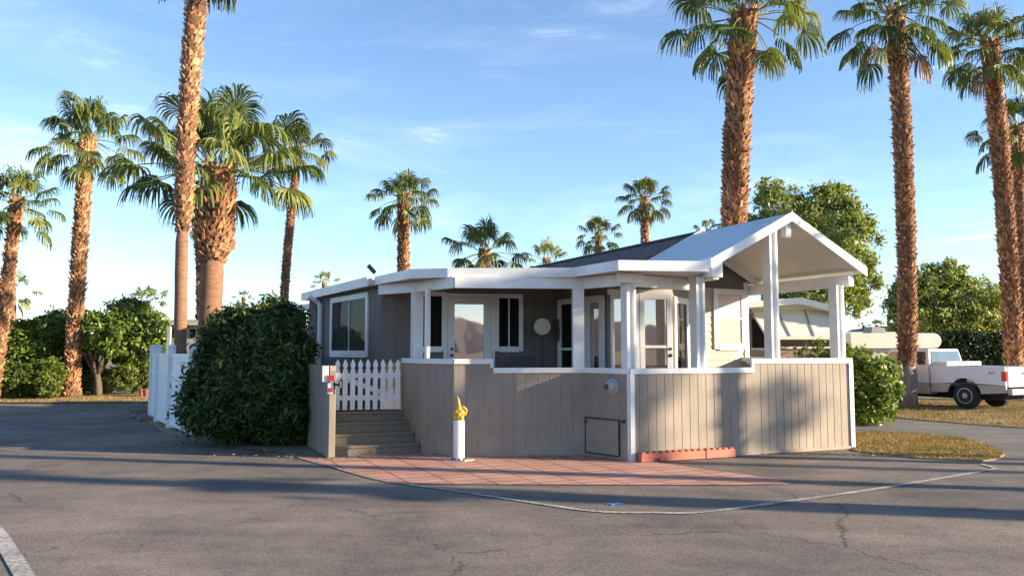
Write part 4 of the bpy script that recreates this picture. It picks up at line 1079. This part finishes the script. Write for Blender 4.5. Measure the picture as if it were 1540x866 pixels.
# rocks
for i, (px, py, r_, lab) in enumerate([(208,621,.26,'larger dark rock at the far end of the white fence'), (216,632,.17,'paler rock nearer the road at the far end of the white fence'), (201,628,.12,'smallest rock at the road edge near the white fence')]):
    x, y = GP(px, py); bm = bmesh.new(); bmesh.ops.create_icosphere(bm, subdivisions=3, radius=r_)
    for v in bm.verts: v.co += v.co.normalized()*noise.noise(v.co*5+Vector((i*7,0,0)))*r_*.45; v.co.z *= .7
    for v in bm.verts: v.co += Vector((x,y,r_*.4))
    me = bpy.data.meshes.new('rock'); bm.to_mesh(me); bm.free(); me.materials.append(M['rock']); o = bpy.data.objects.new('rock', me); C.objects.link(o)
    tag(o, lab, 'rock', 'rocks at the road edge')
# pots and chair by the far shrubs
for i, px in enumerate((214, 221)):
    x, y = XY(px, 30.2, 0); mb = MB(); mb.lathe([(.10,.02),(.14,.26),(.16,.27),(.16,.31),(.13,.31),(.12,.25)], 16, c=(x,y,0))
    tag(mb.build('flower_pot', 'terracotta'), ['left one of two terracotta pots by the white fence end', 'right one of two terracotta pots by the white fence end'][i], 'flower pot', 'terracotta pots')

# ------------------------------------------------------------------ neighbouring buildings
# house with the cream awning
Y0 = 26.0
def X_(px, py=500, Y=Y0): return YP(px, py, Y)[0]
def Z_(py, Y=Y0, px=1200): return YP(px, py, Y)[2]
nh = thing('neighbour_home', 'neighbouring mobile home with long cream metal awning seen through the porch', 'mobile home', (X_(1190), Y0+1, 0))
ze, za = Z_(466), Z_(449)
x0, xm, x1 = X_(1105), X_(1197), X_(1262)
mb = MB(); mb.prism([(x0,Y0),(X_(1256),Y0),(X_(1256),Y0+9),(x0,Y0+9)], 0, ze-.1); mb.build('wall', 'taupe', nh)
mb = MB()
for (xa_, za_, xb_, zb2) in ((x0, Z_(456), xm, za), (xm, za, x1, ze)):
    mb.hexa([(xa_,Y0-.6,za_-.2),(xb_,Y0-.6,zb2-.2),(xb_,Y0+9,zb2-.2),(xa_,Y0+9,za_-.2),(xa_,Y0-.6,za_),(xb_,Y0-.6,zb2),(xb_,Y0+9,zb2),(xa_,Y0+9,za_)])
mb.build('roof', 'cream_white', nh)
mb = MB(); mb.add([(x0,Y0-.01,ze-.12),(X_(1256),Y0-.01,ze-.12),(xm,Y0-.01,za-.2),(x0,Y0-.01,Z_(456)-.2)], [(0,1,2,3)]); mb.build('gable', 'cream_paint', nh)
ya, yb = Y0-.02, Y0-1.35
zt_, zb3 = Z_(468), Z_(508, yb)
mb = MB()
a0 = (X_(1128,470),ya,zt_); a1 = (X_(1251,470),ya,zt_); b1_ = (X_(1262,508,yb),yb,zb3); b0_ = (X_(1153,508,yb),yb,zb3)
mb.hexa([a0,a1,b1_,b0_]+[(p[0],p[1],p[2]+.03) for p in (a0,a1,b1_,b0_)]); aw = mb.build('awning', 'cream_paint', nh)
for t_ in (.0,.33,.66,1.0):
    mb = MB(); pa = Vector(a0).lerp(Vector(a1),t_)+Vector((0,0,.04)); pb = Vector(b0_).lerp(Vector(b1_),t_)+Vector((0,0,.04)); mb.bar(pa, pb, .05, .04); mb.build('awning_rib', 'rib_grey', aw)
mb = MB(); mb.bar(Vector(b0_), Vector(b1_), .06, .10); mb.build('awning_valance', 'cream_paint', aw)
for (pa, pb, ya_, yb_) in ((1131,1157,480,523),(1176,1209,500,521),(1216,1246,500,521)):
    mb = MB(); mb.box(X_(pa), X_(pb), Y0-.03, Y0-.004, Z_(yb_), Z_(ya_)); w = mb.build('window', 'dark_void', nh)
    mb = MB(); mb.box(X_(pa)-.05, X_(pb)+.05, Y0-.05, Y0-.003, Z_(yb_)-.07, Z_(yb_)-.002); mb.build('sill', 'cream_white', w)
# camper with over-cab beyond the truck
Yc = 33.0
cp = thing('camper', 'long white camper with rounded overhanging nose behind the pickup truck', 'camper', (X_(1340,500,Yc), Yc+1, 0))
xl, xr = X_(1276,510,Yc), X_(1413,510,Yc); zt, zb_ = Z_(501,Yc,1350), Z_(524,Yc,1350)
mb = MB(); k = 8; r_ = (zt-zb_)/2; prof = [(xl,zb_),(xl,zt)]+[(xr-r_+r_*math.sin(PI*i/k), zb_+r_+r_*math.cos(PI*i/k)) for i in range(k+1)]
n = len(prof); mb.add([(x,Yc-.15,z) for x,z in prof]+[(x,Yc+2.6,z) for x,z in prof], [tuple(range(n)), tuple(range(n,2*n))[::-1]]+[(i,(i+1)%n,n+(i+1)%n,n+i) for i in range(n)])
mb.build('roof', 'cream_white', cp, .03)
mb = MB(); mb.box(xl+.25, X_(1392,510,Yc), Yc, Yc+2.4, .45, zb_); bd = mb.build('body', 'pale_wall', cp, .02)
mb = MB(); mb.box(X_(1352,520,Yc), X_(1385,520,Yc), Yc-.02, Yc-.003, Z_(541,Yc,1350), Z_(528,Yc,1350)); mb.build('window', 'glass_dark', bd)
mb = MB(); mb.box(X_(1290,520,Yc), X_(1306,520,Yc), Yc-.02, Yc-.003, 1.0, 1.6); mb.build('window', 'glass_dark', bd)
mb = MB(); mb.hexa([(X_(1322,495,Yc),Yc+.8,zt),(X_(1347,495,Yc),Yc+.8,zt),(X_(1347,495,Yc),Yc+1.6,zt),(X_(1322,495,Yc),Yc+1.6,zt),(X_(1325,495,Yc),Yc+.85,zt+.30),(X_(1344,495,Yc),Yc+.85,zt+.26),(X_(1344,495,Yc),Yc+1.55,zt+.26),(X_(1325,495,Yc),Yc+1.55,zt+.30)]); mb.build('roof_unit', 'rib_grey', cp, .03)
for px in (1300, 1380):
    mb = MB(); mb.lathe([(.36,0),(.38,.03),(.38,.2),(.36,.23)], 20, c=(X_(px,560,Yc),Yc-.02,.36), axis='y'); mb.build('wheel', 'tyre', cp)
# white roof farther left of camper
Yd = 40
fh = thing('far_home', 'distant white flat roofed home right of the last porch post', 'mobile home', (X_(1300,520,Yd), Yd+1, 0))
mb = MB(); mb.box(X_(1262,505,Yd), X_(1372,505,Yd), Yd-.3, Yd+6, Z_(506,Yd,1300), Z_(499,Yd,1300)); mb.build('roof', 'metal_roof', fh)
mb = MB(); mb.box(X_(1268,505,Yd), X_(1366,505,Yd), Yd, Yd+5.6, 0, Z_(506,Yd,1300)); wl = mb.build('wall', 'cream_paint', fh)
mb = MB(); mb.box(X_(1285,520,Yd), X_(1300,520,Yd), Yd-.03, Yd-.003, Z_(530,Yd,1290), Z_(512,Yd,1290)); mb.build('window', 'glass_dark', fh)
# pale home behind fence, left
Yl = 33.5
lh = thing('left_home', 'pale grey home glimpsed between palm trunks behind the white fence', 'mobile home', (X_(262,500,Yl), Yl+2, 0))
mb = MB(); mb.box(X_(246,500,Yl), X_(440,500,Yl), Yl, Yl+6, 0, Z_(489,Yl,262)); mb.build('wall', 'grey_wall', lh)
mb = MB(); mb.box(X_(242,500,Yl), X_(445,500,Yl), Yl-.4, Yl+6.3, Z_(489,Yl,262), Z_(481,Yl,262)); mb.build('roof', 'pale_wall', lh)
for pa, pb in ((286,294), (250,262)):
    mb = MB(); mb.box(X_(pa,500,Yl), X_(pb,500,Yl), Yl-.03, Yl-.004, Z_(508,Yl,262), Z_(495,Yl,262)); mb.build('window', 'glass_dark', lh)
# pergola post beside the fence
mb = MB(); x, y = XY(254, 24.5, 2); mb.box(x-.05,x+.05,y-.05,y+.05,0,Z_(491,24.5,254)); tag(mb.build('utility_post', 'grey_wall'), 'thin pale post rising behind the white fence', 'post')

# ------------------------------------------------------------------ pickup truck
tr0 = GP(1514, 620); h_ = Vector((-.49,.87)); h_.normalize(); fdir = Vector((.87,.49)); fdir.normalize()
SCL = .93
YT = 22.9; tx = YP(1513, 590, YT)[0]
def tx_(p):   # local: x forward from tail, y across from near side to far side, z up
    w = Vector((tx, YT))+h_*p.x*SCL+fdir*p.y*SCL; return Vector((w.x, w.y, p.z*SCL+.018))
tk = thing('pickup_truck', 'white pickup truck with tan lower panels parked facing away on the right', 'pickup truck', (tx, YT, 0))
def tb(name, mat, mb, parent=tk, bevel=.01, smooth=False): return mb.build(name, mat, parent, bevel, smooth, xf=tx_)
def sideprof(mb, prof, y0, y1):
    n = len(prof); mb.add([(x,y0,z) for x,z in prof]+[(x,y1,z) for x,z in prof], [tuple(range(n)), tuple(range(n,2*n))[::-1]]+[(i,(i+1)%n,n+(i+1)%n,n+i) for i in range(n)])
def arch(cx, r_, z0, a0=0, a1=180, k=14): return [(cx-r_*math.cos(R(a0+(a1-a0)*i/k)), z0+r_*math.sin(R(a0+(a1-a0)*i/k))) for i in range(k+1)]
W = 2.0; RW = 1.32; FW = 5.05; WZ = .42; AR = .56
bed = [(.0,.72),(.02,1.34),(2.42,1.34),(2.42,.72)]
# bed side panels, white upper with arch
for y0, y1 in ((0,.07),(W-.07,W)):
    mb = MB(); prof = [(0,.78)]+[(RW-AR*math.cos(R(a)), max(.78, WZ+AR*math.sin(R(a)))) for a in range(46,135,8)]+[(2.42,.78),(2.42,1.36),(0,1.36)]
    sideprof(mb, prof, y0, y1); tb('bed_side', 'truck_white', mb)
    mb = MB(); prof = [(.04,.50),(.05,.778)]+[(RW-AR*math.cos(R(a)), WZ+AR*math.sin(R(a))) for a in range(44,8,-8)][::-1][:0]
    prof = [(.06,.50),(.0,.60),(.0,.778)]+[(RW-AR*math.cos(R(a)), WZ+AR*math.sin(R(a))) for a in (45,30,15,8)][:0]
    # rear lower piece
    low_r = [(.0,.56),(.0,.778),(RW-AR*math.cos(R(45.5)),.778)]+[(RW-AR*math.cos(R(a)), WZ+AR*math.sin(R(a))) for a in (38,28,18,10)]+[(RW-AR+.0,.50)]
    sideprof(MB(), low_r, 0, 1)
    mb = MB(); sideprof(mb, low_r, y0+.004 if y0 == 0 else y0, y1-.004); tb('lower_panel', 'truck_tan', mb, bevel=0); mb = MB()
    low_f = [(2.42,.50),(2.42,.778),(RW+AR*math.cos(R(45.5)),.778)]+[(RW+AR*math.cos(R(a)), WZ+AR*math.sin(R(a))) for a in (38,28,18,10)]
    sideprof(mb, low_f, y0+.004 if y0 == 0 else y0, y1-.004); tb('lower_panel', 'truck_tan', mb, bevel=0)
mb = MB(); mb.box(.06,2.42,.07,W-.07,.70,.78); mb.box(2.36,2.42,.07,W-.07,.78,1.34); tb('bed_floor', 'under', mb)
mb = MB(); mb.box(-.02,.05,.14,W-.14,.74,1.35); tg = tb('tailgate', 'truck_white', mb, bevel=.015)
mb = MB(); mb.box(-.045,-.02,.88,1.12,1.13,1.20); tb('handle', 'black_metal', mb, tg, 0)
for yy in (.02, W-.13):
    mb = MB(); mb.box(-.03,.12,yy-.03,yy+.11,.92,1.22); tb('tail_light', 'red_lens', mb, bevel=.012)
mb = MB(); mb.box(-.17,-.03,.04,W-.04,.50,.68); bp_ = tb('bumper', 'alloy', mb, bevel=.02)
mb = MB(); mb.box(-.185,-.172,.85,1.17,.52,.67); tb('number_plate', 'white_paint', mb, bp_, 0)
mb = MB(); mb.box(-.40,-.17,.93,1.07,.42,.50); tb('tow_hitch', 'under', mb, bp_)
# cab, lower
cabx0, cabx1 = 2.46, 4.42
mb = MB(); prof = [(cabx0,.78),(cabx1+.15,.78),(cabx1+.15,1.33),(cabx0,1.36)]; sideprof(mb, prof, 0, W)
hood = [(cabx1+.155,.78)]+[(FW-AR*math.cos(R(a)), max(.78, WZ+AR*math.sin(R(a)))) for a in range(46,135,8)]+[(6.05,.78),(6.08,1.12),(5.9,1.20),(cabx1+.155,1.33)]
sideprof(mb, hood, .02, W-.02); tb('cab_body', 'truck_white', mb, bevel=.02)
mb = MB(); mb.box(cabx0, FW-AR-.02, .004, W-.004, .42, .776); tb('lower_panel', 'truck_tan', mb); mb = MB(); mb.box(FW+AR, 6.08, .03, W-.03, .42, .776); tb('lower_panel', 'truck_tan', mb)
mb = MB(); mb.box(.3,5.9,.45,W-.45,.30,.70); tb('chassis', 'under', mb)
# greenhouse (tapered)
def green(mb, x0, x1, z0, z1, t0, t1, ty):
    mb.hexa([(x0,.02,z0),(x1,.02,z0),(x1,W-.02,z0),(x0,W-.02,z0),(x0+t0,ty,z1),(x1-t1,ty,z1),(x1-t1,W-ty,z1),(x0+t0,W-ty,z1)])
mb = MB(); green(mb, cabx0+.01, cabx1, 1.355, 1.92, .10, .45, .16); cab = tb('cab_roof', 'truck_white', mb, bevel=.035)
def face_pt(a, b_, c, d, s, t_): # bilinear
    return a.lerp(b_, s).lerp(d.lerp(c, s), t_)
def pane(c4, off, name='window', mat='glass_truck', s0=.1, s1=.9, t0=.15, t1=.88):
    a, b_, c, d = [Vector(x) for x in c4]; nn = (b_-a).cross(d-a).normalized()*off
    p = [face_pt(a,b_,c,d,s,t_) for s, t_ in ((s0,t0),(s1,t0),(s1,t1),(s0,t1))]
    mb = MB(); mb.hexa([x+nn*.1 for x in p]+[x+nn for x in p]); return tb(name, mat, mb, cab, 0)
x0, x1 = cabx0+.01, cabx1
rear = [(x0,W-.02,1.355),(x0,.02,1.355),(x0+.10,.16,1.92),(x0+.10,W-.16,1.92)]
pane(rear, .025, s0=.06, s1=.94, t0=.12, t1=.86)
side = [(x0,.02,1.355),(x1,.02,1.355),(x1-.45,.16,1.92),(x0+.10,.16,1.92)]
pane(side, .02, s0=.07, s1=.42, t0=.08, t1=.82); pane(side, .02, s0=.47, s1=.92, t0=.08, t1=.82)
# door lines, mirror, toolbox
for xx in (cabx0+.02, cabx0+.93): mb = MB(); mb.box(xx-.006, xx+.006, -.004, .02, .62, 1.34); tb('door_seam', 'under', mb, bevel=0)
mb = MB(); mb.box(3.95,4.1,-.26,-.06,1.42,1.66); mb.box(3.98,4.06,-.07,.03,1.45,1.5); tb('mirror', 'black_metal', mb)
mb = MB(); mb.box(1.86,2.33,.03,W-.03,1.362,1.50); o = mb.build('tool_box', 'white_paint', None, .02, xf=tx_); tag(o, 'white tool box lying across the bed of the pickup truck', 'tool box')
def wheel(x, y, side_):
    mb = MB(); T = .27; prof = [(.24,-T/2),(.36,-T/2),(.41,-T/2+.04),(.42,-T/2+.09),(.42,T/2-.09),(.41,T/2-.04),(.36,T/2),(.24,T/2)]
    mb.lathe(prof, 36, c=(x,y,.42), axis='y'); wt = tb('wheel', 'tyre', mb, bevel=0)
    mb = MB(); s = -1 if side_ == 0 else 1
    mb.lathe([(.245,s*(T/2-.03)),(.25,s*(T/2+.004)),(.225,s*(T/2+.006)),(.20,s*(T/2-.05)),(.09,s*(T/2-.04)),(.085,s*(T/2+.01)),(.03,s*(T/2+.02))], 32, c=(x,y,.42), axis='y'); rm = tb('rim', 'alloy', mb, wt, 0)
    for a in range(8):
        mb = MB(); c_, s_ = math.cos(a*PI/4), math.sin(a*PI/4); mb.lathe([(.026,s*(T/2-.046)),(.024,s*(T/2-.04))], 8, c=(x+.15*c_, y, .42+.15*s_), axis='y'); tb('rim_hole', 'under', mb, wt, 0)
wheel(RW, .18, 0); wheel(RW, W-.18, 1); wheel(FW, .18, 0); wheel(FW, W-.18, 1)
# bed decal
fc = bpy.data.curves.new('decal_text', 'FONT'); fc.body = '4x4'; fc.size = .13; fc.extrude = .001; fc.align_x = 'CENTER'; fc.materials.append(M['red_paint'])
_fo = bpy.data.objects.new('decal_src', fc); C.objects.link(_fo); bpy.context.view_layer.update()
fm = bpy.data.meshes.new_from_object(_fo.evaluated_get(bpy.context.evaluated_depsgraph_get())); bpy.data.objects.remove(_fo)
fo = bpy.data.objects.new('decal', fm); C.objects.link(fo); fo.parent = tk
wp = tx_(Vector((.42,-.006,1.12))); fo.location = wp-Vector(tk.location)
xax = Vector((-h_.x,-h_.y,0)); zax = Vector((-fdir.x,-fdir.y,0)); yax = Vector((0,0,1))
fo.rotation_euler = Matrix((xax, yax, zax)).transposed().to_euler()

# ------------------------------------------------------------------ hills all round
def hills(name, a0, a1, dist, base_h, seed):
    vs = []; fs = []; n = 120
    for i in range(n+1):
        a = a0+(a1-a0)*i/n; e = math.sin(PI*i/n)**.5
        h1 = base_h*(.35+.9*abs(noise.fractal(Vector((a*3+seed,0,0)), 1.0, 2.0, 6)))*e+2
        for j, (k, hk) in enumerate(((1,0),(1.12,.55),(1.25,1),(1.6,.3),(2,0))):
            vs.append((math.sin(a)*dist*k, math.cos(a)*dist*k, -5+h1*hk*(1+.25*noise.noise(Vector((a*20,j*3,seed))))))
    for i in range(n):
        for j in range(4): fs.append((i*5+j, (i+1)*5+j, (i+1)*5+j+1, i*5+j+1))
    me = bpy.data.meshes.new(name); me.from_pydata(vs, [], fs); me.materials.append(M['hill_rock'])
    o = bpy.data.objects.new(name, me); C.objects.link(o); o['kind'] = 'structure'
hills('hills', R(5), R(75), 1700, 150, 3)
hills('hills', R(110), R(290), 1500, 190, 9)

# ------------------------------------------------------------------ sky, sun, camera
w = bpy.data.worlds.new('World'); SC.world = w; w.use_nodes = True; nt = w.node_tree
bg = nt.nodes['Background']; sky = ND(nt, 'ShaderNodeTexSky', sky_type='NISHITA'); sky.sun_disc = False
sky.sun_elevation = EL; sky.sun_rotation = PI/2+AZ_; sky.air_density = .85; sky.dust_density = .12; sky.ozone_density = 3.0
tcw = ND(nt, 'ShaderNodeTexCoord'); mpw = ND(nt, 'ShaderNodeMapping'); nt.links.new(tcw.outputs['Generated'], mpw.inputs[0])
mpw.inputs['Scale'].default_value = (1.3, 1.3, 5.5); mpw.inputs['Rotation'].default_value = (0, R(9), R(36))
nf = noise_node(nt, mpw.outputs[0], 2.6, 7, .62, .5)
cm = ramp(nt, nf, [(.48,(.03,.03,.03)),(.62,(.09,.09,.09)),(.82,(.50,.50,.50))])
sep = ND(nt, 'ShaderNodeSeparateXYZ'); nt.links.new(tcw.outputs['Generated'], sep.inputs[0])
hz = math_n(nt, 'MULTIPLY', math_n(nt, 'SUBTRACT', .62, sep.outputs[2]), 2.2, True)
cl = mixc(nt, math_n(nt, 'MULTIPLY', cm, hz), sky.outputs[0], (7.5,7.6,8.0))
nt.links.new(cl, bg.inputs[0]); bg.inputs[1].default_value = .11
sd_ = bpy.data.lights.new('sun', 'SUN'); sd_.energy = 5.0; sd_.angle = R(.53); sd_.color = (1.0, .82, .58)
so = bpy.data.objects.new('sun', sd_); C.objects.link(so)
to_sun = Vector((math.cos(AZ_)*math.cos(EL), -math.sin(AZ_)*math.cos(EL), math.sin(EL)))
so.rotation_euler = to_sun.to_track_quat('Z', 'Y').to_euler()
cam = bpy.data.cameras.new('camera'); co = bpy.data.objects.new('camera', cam); C.objects.link(co)
co.location = (0,0,CZ); co.rotation_euler = (PI/2+TH, 0, 0); cam.sensor_width = 36; cam.lens = 36*F/1540; cam.clip_end = 9000; cam.clip_start = .1
SC.camera = co
SC.view_settings.view_transform = 'Standard'; SC.view_settings.look = 'None'; SC.view_settings.exposure = 1.52; SC.view_settings.gamma = 1
SC.cycles.max_bounces = 6; SC.cycles.transparent_max_bounces = 4; SC.cycles.use_adaptive_sampling = True
SC.cycles.use_denoising = True
